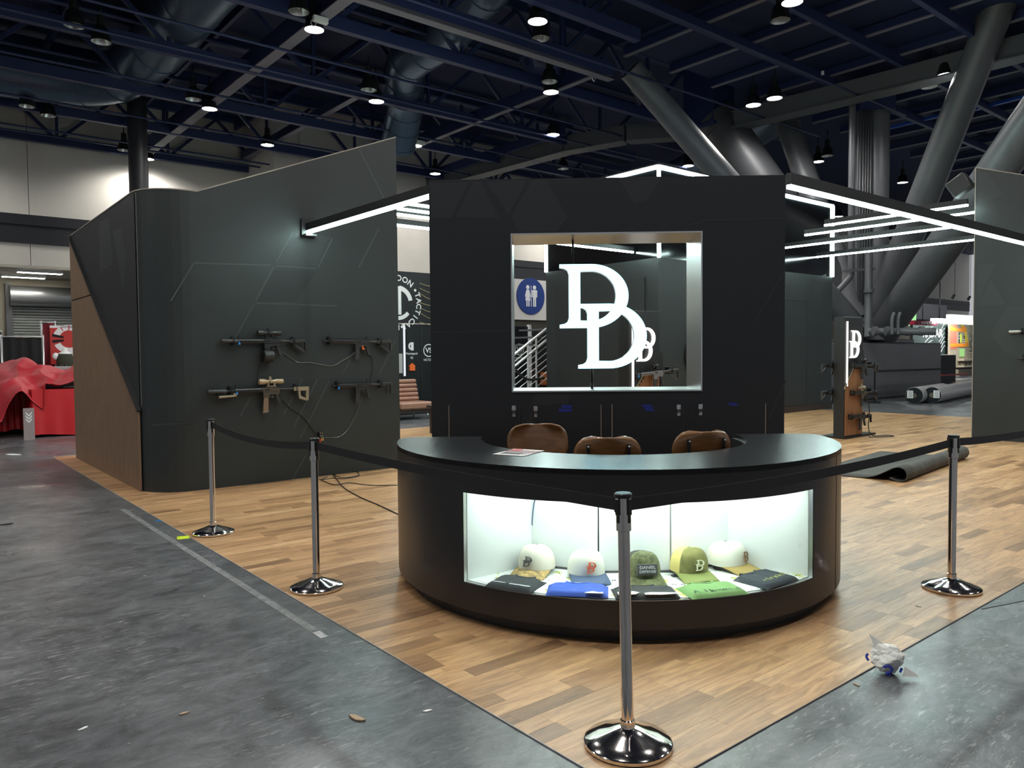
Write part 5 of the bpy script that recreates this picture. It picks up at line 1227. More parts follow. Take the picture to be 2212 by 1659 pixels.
# rifles on the right wall (muzzle pointing to larger v: turned so the wall lies at +y)
RZR = RB - math.pi / 2
for (px, py, l, mm, kw) in ((2180, 717, 'rifle with pale suppressor at the right edge, upper', dict(supp=mat('silver_suppressor', (.45, .45, .43), .35, metal=.8)), dict(muz=('supp', .16), hg=(.22, .55), rec=.55)), (2196, 775, 'dark rifle at the right edge, lower', {}, dict(muz=('brake', .06), hg=(.08, .45), rec=.45))):
    P = at_u(px, py, RU_ - .06)
    rifle(l, B(RU_ - .06, P[1], P[2]), RZR, 1.0, kw['hg'], kw['rec'], kw['muz'], 'straight', 'carbine', mats=mm, group='rifles on the right wall')
# ---- security cables on the left wall
M_CABLE = mat('black_cable', (.012, .012, .012), .4); M_CLEAR = mat('clear_coated_cable', (.22, .23, .23), .25, metal=.5)
def wall_cable(label, pxs, r=.004, m=M_CABLE, y=-.012):
    pts = [at_v(px, py, LV) for px, py in pxs]; o0 = pts[0]
    P = spline([(p[0] - o0[0], 0, p[2] - o0[2]) for p in pts], 6)
    o = part(lambda b: b.tube(P, r, 6), 'security_cable', m, None, loc=B(o0[0], LV + y, o0[2]), rz=RB); return tag(o, label, 'cable')
wall_cable('black security cable between the two left rifles', [(572, 765), (562, 790), (556, 815), (557, 830), (562, 842)])
wall_cable('clear coated cable drooping from the drum rifle to the next rifle', [(608, 760), (630, 775), (645, 783), (668, 783), (695, 788), (718, 790), (737, 780), (757, 768), (773, 755)], .0035, M_CLEAR)
wall_cable('black cable between the two right rifles on the left wall', [(795, 758), (803, 775), (804, 795), (801, 815), (797, 832)])
wall_cable('black cable running down from the tan rifle to the padlock', [(610, 865), (625, 880), (652, 898), (668, 918), (683, 938)], .005)
wall_cable('thin pale cable arcing from the padlock to the short rifle', [(700, 945), (728, 944), (745, 934), (758, 915), (770, 890), (778, 862)], .0028, M_CLEAR)
lk = at_v(692, 945, LV)
t = thing('padlock', 'brass padlock with steel clamps where the cables meet on the wall', 'padlock', B(lk[0], LV - .02, lk[2]), RB)
part(lambda b: b.box(-.005, .035, -.012, .012, -.045, -.008), 'lock_body', mat('brass', (.45, .32, .10), .35, metal=.9), t, bevel=.004)
part(lambda b: b.tube(spline([(.003, 0, -.01), (.005, 0, .018), (.025, 0, .018), (.027, 0, -.01)], 4), .004, 8), 'shackle', M_STEEL, t)
part(lambda b: [b.cyl((-.02 + dx, -.015, .03 + dz), (-.02 + dx, -.030, .03 + dz), .007, n=10) for dx in (0, .025) for dz in (0, .03)], 'clamp_bolts', M_STEEL, t)
part(lambda b: b.box(-.032, .018, -.016, .02, .018, .072), 'clamp_plate', M_BLKMET, t)
part(lambda b: b.box(-.025, -.012, -.014, -.002, -.06, -.015), 'red_tag', mat('red_tag', (.7, .06, .04), .5), t)
# cable coil on the floor by the left wall
def floor_cable(label, pxs, r=.005, m=M_CABLE, z=.011):
    pts = [on_floor(px, py, z) for px, py in pxs]; o0 = pts[0]
    o = part(lambda b: b.tube(spline([p - o0 for p in pts], 6), r, 6), 'floor_cable', m, None, loc=o0); return tag(o, label, 'cable')
floor_cable('black cable crossing the planks from the left wall to the counter', [(700, 1000), (716, 1020), (728, 1036), (745, 1055), (780, 1075), (820, 1092), (862, 1112)], .006)
floor_cable('black cable running along the planks to the counter side', [(690, 1035), (722, 1047), (755, 1043), (800, 1048), (862, 1048)], .005)
floor_cable('loose coil of black cable at the foot of the left wall', [(708, 1030), (695, 1036), (718, 1033), (740, 1034), (770, 1030), (776, 1025), (768, 1018), (735, 1014), (722, 1020), (730, 1030), (752, 1031), (775, 1027)], .005)
# ================================================================ lit display kiosks
def kiosk(label, P, rz, rifles, base=True, back=()):
    t = thing('display_kiosk', label, 'display stand', P, rz, 'lit display kiosks')
    W, Dp, H = .68, .19, 2.14
    part(lambda b: b.box(0, W, 0, Dp, .02, H), 'panel_body', M_BLACK, t, bevel=.006)
    part(lambda b: b.box(-.02, 1.12, -.04, .42, 0, .035), 'base_plate', M_BLKMET, t, bevel=.004)
    part(lambda b: b.box(W + .02, W + .10, .06, .14, .035, 1.55), 'rear_post', M_BLKMET, t)
    part(lambda b: b.box(W - .02, W + .14, .05, .15, 1.25, 1.55), 'post_head', M_BLACK, t)
    part(lambda b: b.box(.075, .105, -.018, 0, .92, 2.06), 'light_line', M_KLED, t)
    part(lambda b: put_dd(b, .30, .012, Matrix.Translation((.36, -.016, 1.66)), dx=-.22, dz=-.62), 'lit_logo', M_KLED, t)
    def sl(b):
        n = 15; x0, x1 = .03, W - .02
        for k in range(n):
            x = lerp(x0, x1, k / n); zt = min(1.22, .90 + (x - .03) * 1.05)
            b.box(x, x + (x1 - x0) / n * .66, -.016, 0, .05, zt)
    part(sl, 'wood_slat_panel', M_WOODSL2, t, kind='stuff')
    part(lambda b: b.prism([(.0, .87), (.33, 1.235), (.33, 1.255), (.0, .89)], -.018, 0), 'diagonal_trim', mat('brass_trim', (.45, .38, .25), .35, metal=.7), t)
    return t
M_KLED = emat('kiosk_led', (1, .98, .92), 1.3)
KP = to_b(on_floor(1822, 949))
kiosk('lit kiosk with rifles right of the tower', B(KP[0], KP[1], .006), RB, None)
for (zz, l, kw) in ((1.28, 'scoped rifle on the top pegs of the right kiosk', dict(scope=(.34, .56, .085, .024))), (.80, 'rifle with tan optic on the middle pegs of the right kiosk', dict(scope=(.30, .50, .08, .02), mats=dict(scope=M_TAN, rec=M_TANREC))), (.38, 'short rifle on the lowest pegs of the right kiosk', dict())):
    rifle(l, B(KP[0] + (.10 if zz > .5 else .05), KP[1] - .075, zz), RB, (.98 if zz > .5 else .80), (.07, .36), .36, ('brake', .06), 'straight', 'carbine' if zz > .5 else 'pdw', group='rifles on the right kiosk', **kw)
for (zz, l) in ((1.30, 'rifle on the back of the right kiosk, upper, only its butt in view'), (.82, 'rifle on the back of the right kiosk, lower, only its butt in view')):
    rifle(l, B(KP[0] + .62, KP[1] + .28, zz), RB + math.pi, .86, (.07, .30), .30, ('brake', .06), 'straight', 'carbine', group='rifles on the back of the kiosk')
kc = [B(KP[0] + .62, KP[1] - .10, .78), B(KP[0] + .70, KP[1] - .12, .45), B(KP[0] + .66, KP[1] - .12, .20), B(KP[0] + .76, KP[1] - .14, .025), B(KP[0] + 1.0, KP[1] - .3, .022), B(KP[0] + .9, KP[1] - .45, .022), B(KP[0] + .5, KP[1] - .25, .022), B(KP[0] + .75, KP[1] - .1, .024)]
o = part(lambda b: b.tube(spline([p - kc[0] for p in kc], 6), .008, 6), 'floor_cable', M_CABLE, None, loc=kc[0]); tag(o, 'black cable looping on the floor by the right kiosk', 'cable')
K2 = to_b(at_depth(1357, 760, 10.75))
kiosk('lit kiosk seen through the tower window', B(K2[0], K2[1], .006), RB, None)
q = at_v(1374, 810, K2[1] - .08)
rifle('grey rifle with red dot sight seen through the tower window', B(q[0], K2[1] - .08, q[2]), RB, .93, (.05, .36), .36, ('brake', .05), 'long', 'carbine', (.35, .46, .082, .026), mats=dict(rec=mat('light_grey_cerakote', (.16, .16, .165), .5), hg=mat('light_grey_cerakote', (.16, .16, .165), .5), mag=M_GUNGREY, stock=M_GUNGREY, poly=M_GUNGREY), tag_blue=.03, group='rifles on the window kiosk', pitch=R(-3))
# ================================================================ red booth on the left
RC = to_b(on_floor(72, 946))
def drape_box(b, x0, x1, y0, y1, z, wob, seed, n=60, zb=.04):
    """table cloth: flat top and a gently rippled skirt"""
    per = []
    for i in range(n): per.append((lerp(x0, x1, i / n), y0, 0, -1))
    for i in range(n): per.append((x1, lerp(y0, y1, i / n), 1, 0))
    for i in range(n): per.append((lerp(x1, x0, i / n), y1, 0, 1))
    for i in range(n): per.append((x0, lerp(y1, y0, i / n), -1, 0))
    rows = 8; N = len(per); vs = []
    for j in range(rows + 1):
        f = j / rows
        for k, (x, y, nx, ny) in enumerate(per):
            a = wob * f * (math.sin(k * .75 + seed) + .6 * math.sin(k * .31 + 2 * seed)); vs.append((x + nx * (a + .05 * f), y + ny * (a + .05 * f), lerp(z, zb + .02 * math.sin(k * .2 + seed), f)))
    fs = [(j * N + k, j * N + (k + 1) % N, (j + 1) * N + (k + 1) % N, (j + 1) * N + k) for j in range(rows) for k in range(N)]
    b.add(vs, fs, sm=True); b.add([(x0, y0, z), (x1, y0, z), (x1, y1, z), (x0, y1, z)], [(0, 1, 2, 3)])
t = thing('covered_table', 'table under a glossy red cloth at the near corner of the red booth', 'table', B(RC[0], RC[1]), RB)
part(lambda b: drape_box(b, .0, 2.4, .0, .85, .93, .012, 1.0), 'tablecloth', M_RED, t)
part(lambda b: b.box(.05, 2.35, .05, .80, .88, .925), 'table_top', M_DKWOOD, t)
for x in (.12, 2.25):
    for y in (.12, .72): part(lambda b: b.cyl((x, y, 0), (x, y, .88), .02, n=8), 'leg', M_STEEL, t)
t = thing('covered_table', 'long table under red cloth with pale vertical print running back on the left', 'table', B(RC[0] - .55, RC[1] + .95), RB)
part(lambda b: drape_box(b, 0, .80, .0, 5.6, .93, .02, 2.3, zb=.10), 'tablecloth', M_RED, t)
part(lambda b: b.box(.05, .75, .05, 5.5, .88, .925), 'table_top', M_DKWOOD, t)
for y in (.15, 5.4):
    for x in (.1, .7): part(lambda b: b.cyl((x, y, 0), (x, y, .88), .02, n=8), 'leg', M_STEEL, t)
for k in range(7): part(lambda b: b.prism([(1.0 + .04 * (k % 2), .66 - k * .075), (1.12 - .03 * (k % 2), .64 - k * .075), (1.10, .60 - k * .075), (1.02, .61 - k * .075)], -.085, -.06, 'x'), 'pale_print', M_WHITEPR, t)
# crumpled red sheet draped over goods
rs = random.Random(4)
def sheet(i, j):
    x = lerp(-.85, 2.6, i); y = lerp(-.15, 5.0, j)
    h = .96 + .44 * math.exp(-((x - .15) / .55) ** 2 - ((y - 1.9) / .8) ** 2) + .40 * math.exp(-((x - .1) / .5) ** 2 - ((y - 3.6) / .7) ** 2) + .30 * math.exp(-((x - 1.3) / .7) ** 2 - ((y - 1.1) / .45) ** 2) + .35 * math.exp(-((x - 1.5) / .6) ** 2 - ((y - 2.6) / .9) ** 2)
    q = Vector((x * 1.6, y * 1.3, 3.1)); h += .13 * (1 - 2 * abs(mnoise.noise(q * .9))) + .045 * (1 - 2 * abs(mnoise.noise(q * 2.2 + Vector((5, 1, 0)))))
    # hangs over the two near edges
    e = max(0, -.42 - x) ; f_ = max(0, .50 - y) * (1 if x < .2 else 0.0)
    h -= 1.6 * e + .55 * f_ * (1 + .5 * math.sin(x * 9))
    return (x, y, max(h, .34))
o = part(lambda b: b.grid(sheet, 90, 110), 'dust_sheet', M_REDC, None, loc=B(RC[0], RC[1] + .1), rz=RB, solid=.006); tag(o, 'crumpled red sheet draped over goods on the red tables', 'dust sheet')
o = part(lambda b: b.grid(lambda i, j: (.55 + 1.5 * i, .10 + .34 * j, .955 + .035 * abs(mnoise.noise(Vector((i * 9, j * 5, 1))))), 24, 8), 'pattern_cloth', mat('black_white_pattern', (.02, .02, .02), .7, var=(26, .1, (.75, .72, .72))), None, loc=B(RC[0], RC[1]), rz=RB, solid=.004); tag(o, 'black and white patterned cloth lying on the red table', 'cloth')
sp = on_floor(64, 950)
t = thing('sign_board', 'narrow grey standing board with chevron logo before the red tables', 'sign', sp, RB)
part(lambda b: b.box(-.09, .09, 0, .02, 0, .60), 'board', mat('grey_board', (.30, .24, .24), .6), t)
for k in range(3): part(lambda b: b.prism([(-.05, .50 - k * .06), (0, .44 - k * .06), (.05, .50 - k * .06), (.05, .53 - k * .06), (0, .47 - k * .06), (-.05, .53 - k * .06)], -.004, 0), 'chevron', M_WHITEPR, t)
# pipe-and-drape back of the red booth
def drape(label, name, P, rz, W, z0, z1, m, pole=True, fr=.22):
    t = thing(name, label, 'drape', P, rz)
    part(lambda b: b.grid(lambda i, j: (i * W, .022 * math.sin(i * W / fr * 6.28) + .008 * math.sin(i * W * 17), lerp(z0, z1, j)), max(24, int(W / fr * 8)), 3), 'curtain', m, t, solid=.004)
    part(lambda b: b.cyl((-.02, 0, z1 + .01), (W + .02, 0, z1 + .01), .02, n=8), 'top_rail', M_STEEL, t)
    for x in ((-.03, W + .03) if pole else ()): part(lambda b: b.cyl((x, .03, 0), (x, .03, z1 + .06), .024, n=8), 'upright', M_SILVER, t)
    return t
DV = RC[1] + 4.6
a, c = at_v(6, 735, DV), at_v(90, 735, DV); z1 = at_v(50, 729, DV)[2]
drape('black drape panel behind the red tables', 'drape_panel', B(a[0], DV), RB, c[0] - a[0], .05, z1, M_BLKDR)
a2 = at_v(-70, 735, DV + .6); drape('black drape at the far left edge', 'drape_panel', B(a2[0], DV + .6), RB, at_v(3, 735, DV + .6)[0] - a2[0], .05, z1 + .15, M_BLKDR, False)
DV2 = DV + .3
a, c = at_v(92, 700, DV2), at_v(106, 700, DV2); zt = at_v(100, 698, DV2)[2]
drape('maroon drape beside the red banner', 'drape_panel', B(a[0], DV2), RB, c[0] - a[0] + .1, .05, zt, M_MAROON)
bq = at_v(107, 702, DV2 - .06)
t = thing('banner', 'red banner with round white emblem and lettering behind the red tables', 'banner', B(bq[0], DV2 - .06), RB)
zb_ = at_v(120, 787, DV2)[2]
part(lambda b: b.box(0, 1.6, 0, .02, zb_, zt - .06), 'print_panel', mat('banner_red', (.48, .028, .022), .55), t)
part(lambda b: b.box(0, 1.6, -.004, .0, zt - .12, zt - .06), 'white_top_strip', M_WHITEPR, t)
ezc, exc = (zb_ + zt) / 2 + .12, .42
part(lambda b: b.add([(exc + r * math.sin(R(a_)), -.004, ezc + r * math.cos(R(a_))) for a_ in range(-75, 80, 5) for r in (.22, .36)], [(2 * k, 2 * k + 2, 2 * k + 3, 2 * k + 1) for k in range(30)]), 'emblem_band', M_WHITEPR, t)
part(lambda b: b.add([(exc + r * math.sin(R(a_)), -.004, ezc + r * math.cos(R(a_))) for a_ in range(115, 250, 5) for r in (.22, .36)], [(2 * k, 2 * k + 2, 2 * k + 3, 2 * k + 1) for k in range(26)]), 'emblem_band', M_WHITEPR, t)
part(lambda b: arc_text(b, 'IJK', .29, -32, 32, .15, Matrix.Translation((exc, -.007, ezc)), 0, .004), 'emblem_text', mat('banner_red', (.48, .028, .022), .55), t)
part(lambda b: b.mesh(text_mesh('WWW', .10, 0, .002, 'LEFT'), 0, Matrix.Translation((.10, -.004, zb_ + .22))), 'web_text', M_WHITEPR, t)
for s in (-.08, .08): part(lambda b: b.prism([(.05, ezc + s - .02), (.30, ezc + s * .5 - .02), (.30, ezc + s * .5 + .03), (.05, ezc + s + .05)], -.006, 0), 'dark_wing', M_BLKDR, t)
mp = at_v(140, 760, DV2 - .5)
t = thing('vest_mannequin', 'white mannequin torso in a dark olive vest before the red banner', 'mannequin', B(mp[0], DV2 - .5, mp[2] - .55), RB)
def _torso(b): b.lathe([(.0, 0), (.13, 0), (.15, .1), (.17, .3), (.185, .42), (.14, .52), (.06, .56), (.055, .64), (.0, .66)], 16, M=Matrix.Diagonal((1, .65, 1, 1)))
part(_torso, 'torso', M_WHITE, t)
part(lambda b: b.lathe([(.17, .08), (.185, .12), (.19, .30), (.20, .42), (.15, .50)], 16, M=Matrix.Diagonal((1, .72, 1, 1))), 'vest', mat('olive_vest', (.035, .040, .025), .8), t)
for s in (-1, 1): part(lambda b: b.sphere((s * .20, 0, .44), .075, .07, .09), 'shoulder', M_WHITE, t)
for x in (-.1, 0, .1): part(lambda b: b.box(x - .04, x + .04, -.17, -.12, .12, .24), 'pouch', mat('olive_vest', (.035, .040, .025), .8), t, bevel=.01)
part(lambda b: b.cyl((0, 0, 0), (0, 0, -mp[2] + .55), .025, n=8), 'stand', M_SILVER, t)
bx = at_v(138, 797, DV2 - 1.2)
o = part(lambda b: b.box(-.5, .5, 0, .5, 0, bx[2] + .06), 'display_case', mat('grey_case', (.34, .35, .35), .5), None, loc=B(bx[0] + .1, DV2 - 1.2), rz=RB, bevel=.02); tag(o, 'pale grey box behind the red tables under the banner', 'box')
# ================================================================ black banner booth behind, seen left of the tower and through its window
NV = 15.2
nl, nr = at_v(800, 700, NV)[0], at_v(1141, 750, NV)[0]; ntop = at_v(890, 700, NV)[2]; btop = at_v(890, 588, NV)[2]
M_BN = mat('black_navy_panel', (.006, .008, .011), .5); M_BN2 = mat('navy_banner', (.006, .007, .011), .6)
NB = thing('exhibit_wall', 'black neighbour booth wall with small logos behind the sofa', 'booth wall', B(nl, NV), RB)
ww = nr - nl
pe = [0] + [at_v(x, 760, NV)[0] - nl for x in (878, 907, 932, 1000, 1070)] + [ww]
for a, c in zip(pe[:-1], pe[1:]): part(lambda b: b.box(a + .006, c - .006, 0, .06, 0, ntop), 'wall_panel', M_BN, NB, bevel=.004)
nx = lambda px, py: (at_v(px, py, NV)[0] - nl, at_v(px, py, NV)[2])
x, z = nx(873, 760); part(lambda b: b.box(x - .022, x + .022, -.03, 0, 1.0, ntop), 'light_strip', emat('white_strip', (.9, .95, 1), .7), NB)
x, z = nx(889, 752)
part(lambda b: b.add([(x + r * math.sin(R(a_)), -.004, z + .05 + r * math.cos(R(a_))) for a_ in range(-160, 10, 10) for r in (.05, .10)], [(2 * k, 2 * k + 2, 2 * k + 3, 2 * k + 1) for k in range(16)]), 'logo_print', M_WHITEPR, NB)
part(lambda b: (b.box(x - .02, x + .06, -.005, 0, z - .06, z + .15), b.mesh(text_mesh('Numepod', .085, 0, .001), 0, Matrix.Translation((x, -.004, z - .14))), b.mesh(text_mesh('42', .085, 0, .001), 0, Matrix.Translation((x, -.004, z - .25)))), 'logo_text', M_WHITEPR, NB)
for (px, py) in ((926, 757), (1122, 755)):
    x, z = nx(px, py)
    part(lambda b: (b.lathe([(.145, .004), (.17, .004)], 28, M=Matrix.Translation((x, 0, z)) @ Matrix.Rotation(math.pi / 2, 4, 'X')), b.mesh(text_mesh('VS', .19, 0, .004), 0, Matrix.Translation((x, -.004, z))), b.mesh(text_mesh('VICTORY', .08, 0, .001), 0, Matrix.Translation((x, -.004, z - .25)))), 'round_logo', M_WHITEPR, NB)
x, z = nx(889, 793); part(lambda b: (b.box(x - .07, x + .07, -.06, 0, z - .09, z + .02), b.prism([(x - .09, z + .02), (x + .09, z + .02), (x, z + .10)], -.06, 0)), 'orange_holder', M_ORANGE, NB)
x, z = nx(864, 785); part(lambda b: b.box(x - .07, x + .07, -.01, 0, z - .25, z + .25), 'pale_card', mat('grey_card', (.4, .4, .4), .6), NB)
for k in range(30):
    for dx in (-.03, .03):
        x, _ = nx(908, 760); part(lambda b: b.box(x + dx - .006, x + dx + .006, -.003, 0, .9 + k * .06, .912 + k * .06), 'peg_hole', M_GREYST, NB)
part(lambda b: b.box(ww, ww + .09, -.05, .05, 0, ntop + .05), 'white_edge_post', M_WHITEPR, NB)
# upper banner
NBN = thing('hanging_banner', 'black banner with white circular company logo above the neighbour wall', 'banner', B(nl, NV - .03), RB)
bw = at_v(960, 650, NV)[0] - nl
part(lambda b: b.box(-1.5, bw, 0, .08, ntop + .02, btop), 'banner_panel', M_BN2, NBN)
x, z = nx(858, 654); rr = .62
part(lambda b: arc_text(b, 'LANGDON', rr, -72 + 10, 16.5, .21, Matrix.Translation((x, -.004, z)), 0, .004), 'ring_text', M_WHITEPR, NBN)
part(lambda b: arc_text(b, 'TACTICAL', rr, 70, 13.5, .21, Matrix.Translation((x, -.004, z)), 0, .004), 'ring_text', M_WHITEPR, NBN)
part(lambda b: arc_text(b, '1911', rr, 178, 13.5, .19, Matrix.Translation((x, -.004, z)), 0, .004), 'ring_text', M_WHITEPR, NBN)
for a_ in (57, 170): part(lambda b: b.prism([(x + rr * math.sin(R(a_)) + .035 * math.cos(R(k * 30)), z + rr * math.cos(R(a_)) + .035 * math.sin(R(k * 30))) for k in range(12)], -.005, 0), 'ring_dot', M_WHITEPR, NBN)
part(lambda b: (b.box(x - .16, x - .04, -.005, 0, z - .36, z + .42), b.box(x - .0, x + .10, -.005, 0, z - .30, z + .42),
    b.add([(x + r * math.sin(R(a_)), -.004, z + r * math.cos(R(a_))) for a_ in range(8, 86, 6) for r in (.32, .44)], [(2 * k, 2 * k + 2, 2 * k + 3, 2 * k + 1) for k in range(12)]),
    b.add([(x + r * math.sin(R(a_)), -.004, z + r * math.cos(R(a_))) for a_ in range(130, 200, 6) for r in (.34, .44)], [(2 * k, 2 * k + 2, 2 * k + 3, 2 * k + 1) for k in range(11)])), 'logo_mark', M_WHITEPR, NBN)
M_GOLD = mat('gold_contour_print', (.42, .33, .16), .6)
for k in range(7):
    x0, z0 = nx(905, 612 + k * 14); part(lambda b: b.tube(spline([(x0, -.004, z0 + .04 * (k % 3)), (x0 + .3, -.004, z0 - .06), (x0 + .6, -.004, z0 - .02 - .05 * (k % 2)), (x0 + 1.1, -.004, z0 + .02), (x0 + 1.5, -.004, z0 - .05)], 4), .008, 4), 'contour_line', M_GOLD, NBN)
# sofa and side table
SVv = 13.75
s0 = at_v(862, 880, SVv)[0] - .9; s1 = at_v(934, 880, SVv)[0]
SF = thing('sofa', 'tan leather sofa with horizontal channels left of the tower', 'sofa', B(s0, SVv), RB)
sw = s1 - s0
for k in range(5):
    for h in range(2): part(lambda b: b.box(h * sw / 2 + .01, (h + 1) * sw / 2 - .01, .55 + .03 * k, .75 + .03 * k, .42 + k * .105, .42 + k * .105 + .10), 'back_channel', M_LEATHER, SF, bevel=.03)
for h in range(2): part(lambda b: b.box(h * sw / 2 + .01, (h + 1) * sw / 2 - .01, -.05, .62, .24, .42), 'seat_cushion', M_LEATHER, SF, bevel=.04)
part(lambda b: b.box(.03, sw - .03, .02, .75, .16, .24), 'sofa_frame', M_DKWOOD, SF)
for x in (.1, sw - .1):
    for y in (.06, .68): part(lambda b: b.cyl((x, y, 0), (x, y, .17), .02, n=8), 'leg', M_STEEL, SF)
tp = to_b(on_floor(905, 938))
t = thing('side_table', 'dark brown wooden side table before the sofa', 'table', B(tp[0] + .25, tp[1] - .42, .006), RB)
part(lambda b: b.box(-.05, .75, -.05, .46, .50, .55), 'table_top', M_DKWOOD, t, bevel=.006)
for x in (0, .66):
    for y in (0, .36): part(lambda b: b.box(x, x + .06, y, y + .06, 0, .50), 'leg', M_DKWOOD, t)
part(lambda b: (b.bar((.03, .03, .06), (.33, .03, .48), .04, .04), b.bar((.69, .03, .06), (.36, .03, .48), .04, .04), b.bar((.0, .03, .08), (.72, .03, .08), .05, .05)), 'cross_brace', M_DKWOOD, t)
# ---- stair rail behind the window
SVR = 12.9
t0 = at_v(1100, 790, SVR); sl = lambda px, py: (lambda q: Vector((q[0] - t0[0], 0, q[2])))(at_v(px, py, SVR))
SR = thing('stair_railing', 'silver stair railing with sloping rods seen through the window', 'railing', B(t0[0], SVR), RB)
for (p, q, r) in (((1106, 770), (1196, 698), .035), ((1106, 796), (1196, 722), .035)):
    A_, C_ = sl(*p), sl(*q); dd_ = (C_ - A_); part(lambda b: b.tube([A_ - dd_ * .3, C_ + dd_ * .4], r, 10), 'handrail', M_SILVER, SR)
for k in range(7):
    A_, C_ = sl(1106, 785 + 14 * k + (10 if k > 0 else 0)), sl(1196, 711 + 14 * k + (10 if k > 0 else 0)); dd_ = (C_ - A_); part(lambda b: b.tube([A_ - dd_ * .3, C_ + dd_ * .4], .012, 6), 'rail_rod', M_SILVER, SR)
for px, py in ((1140, 742), (1158, 730), (1186, 772)):
    A_ = sl(px, py); part(lambda b: b.cyl((A_.x, 0, 0), (A_.x, 0, A_.z), .03, n=10), 'post', M_SILVER, SR)
part(lambda b: [b.box(-1.0 + k * .28, -.70 + k * .28, .05, 1.1, .55 + k * .20, .59 + k * .20) for k in range(-3, 9)], 'stair_treads', M_GREYST, SR)
o = part(lambda b: b.tube(spline([sl(1108, 798) + Vector((0, -.1, 0)), sl(1125, 815) + Vector((0, -.1, 0)), sl(1142, 820) + Vector((0, -.1, 0)), sl(1170, 816) + Vector((0, -.1, 0))], 5), .03, 8), 'belt_sling', M_BLACK, SR)
bk = at_v(1150, 760, 16.0)
t = thing('exhibit_wall', 'black exhibit panel with red strip behind the stair railing', 'booth wall', B(at_v(1140, 760, 16.4)[0], 16.4), RB)
part(lambda b: b.box(0, 3.2, 0, .1, 0, at_v(1160, 716, 16.4)[2]), 'panel', M_BLACK, t)
part(lambda b: b.box(.10, .16, -.01, 0, .8, 2.3), 'red_strip', mat('red_strip', (.5, .06, .03), .5), t)
for k, (a_, z_) in enumerate(((.9, 1.9), (1.2, 1.5), (.8, 1.2), (1.6, 1.7), (1.4, 1.1))): part(lambda b: b.box(a_, a_ + .25, -.008, 0, z_, z_ + .14), 'grey_print', M_GREYST, t)
part(lambda b: b.box(.5, 1.2, -.4, 0, .55, .95), 'orange_box', mat('dim_orange', (.45, .12, .03), .6), t, bevel=.02)
# ================================================================ far booths on the right
FV = pcv + 5.5
fx_ = lambda px, py, v=None: at_v(px, py, FV if v is None else v)
def panel(name, label, cat, px0, py0, px1, py1, v, m, th=.1, z0=None):
    a_, c_ = at_v(px0, py0, v), at_v(px1, py1, v)
    t = thing(name, label, cat, B(a_[0], v), RB)
    zt_ = at_v((px0 + px1) / 2, py0, v)[2]; zb2 = at_v((px0 + px1) / 2, py1, v)[2] if z0 is None else z0
    part(lambda b: b.box(0, c_[0] - a_[0], 0, th, zb2, zt_), 'panel', m, t); return t, c_[0] - a_[0], zb2, zt_
t, w_, zb2, zt_ = panel('box_sign', 'pale lilac hanging box sign right of the struts', 'sign', 1977, 657, 2045, 691, FV + 6, mat('lilac_panel', (.86, .84, .92), .7), 1.5)
for f_ in (.22, .75): part(lambda b: b.tube([(w_ * f_, -.02, zb2 - .3), (w_ * f_, -.02, zt_ + 2)], .03, 6), 'cable', M_STEEL, t)
t, w_, zb2, zt_ = panel('lit_header', 'glowing white header strip across the far right booth', 'booth header', 2024, 691, 2160, 700, FV - 1.2, emat('header_glow', (.80, .95, .95), 5.0), .3)
t, w_, zb2, zt_ = panel('red_header', 'red header strip left of the glowing one', 'booth header', 1976, 693, 2024, 702, FV - 1.0, mat('crimson_header', (.55, .02, .08), .6), .3)
for k in range(6): part(lambda b: b.box(w_ * (.3 + .11 * k), w_ * (.36 + .11 * k), -.01, 0, zb2 + .05, zt_ - .05), 'pale_letter', M_WHITEPR, t)
t, w_, zb2, zt_ = panel('backlit_header', 'pale green upper header strip of the far right booth', 'booth header', 2055, 682, 2160, 692, FV + 2.0, emat('header_glow2', (.72, .82, .76), 1.0), .3)
t, w_, zb2, zt_ = panel('exhibit_wall', 'dark green topographic booth wall with white block lettering', 'booth wall', 1972, 701, 2053, 766, FV + .6, mat('dark_green_wall', (.020, .034, .030), .6), .15)
part(lambda b: b.mesh(text_mesh('RADAR', .62, 0, .02, sx=1.25), 0, Matrix.Translation((w_ * .50, -.02, lerp(zb2, zt_, .70)))), 'wall_lettering', emat('white_letters', (1, 1, 1), .8), t)
for k in range(6):
    zc_ = lerp(zb2, zt_, .1 + .15 * k); part(lambda b: b.tube(spline([(w_ * .30, -.01, zc_), (w_ * .5, -.01, zc_ + .35), (w_ * .66, -.01, zc_ - .2), (w_ * .82, -.01, zc_ + .3), (w_ * .98, -.01, zc_)], 5), .02, 4), 'contour_line', mat('pale_contour', (.25, .28, .27), .6), t)
part(lambda b: b.box(w_ * .62, w_ * .72, -.02, 0, lerp(zb2, zt_, .25), lerp(zb2, zt_, .34)), 'white_square', M_WHITEPR, t)
t, w_, zb2, zt_ = panel('accessory_wall', 'peg wall crowded with small accessories and orange arm graphics at far right', 'display wall', 2053, 701, 2150, 840, FV + .3, mat('beige_pegboard', (.40, .34, .25), .7), .12, z0=.05)
zz = lambda f_: lerp(zt_, zb2, f_)
part(lambda b: b.box(0, w_ * .13, -.01, 0, zz(.48), zz(0)), 'salmon_graphic', mat('salmon_graphic', (.55, .16, .10), .6), t)
AO = mat('orange_arm_graphic', (.95, .30, .02), .6); AY = mat('yellow_graphic', (.85, .58, .06), .6)
part(lambda b: b.prism([(0, zz(.06)), (w_ * .18, zz(.09)), (w_ * .26, zz(.03)), (w_ * .33, zz(.08)), (w_ * .32, zz(.16)), (w_ * .22, zz(.15)), (0, zz(.13))], -.02, 0), 'arm_graphic', AO, t)
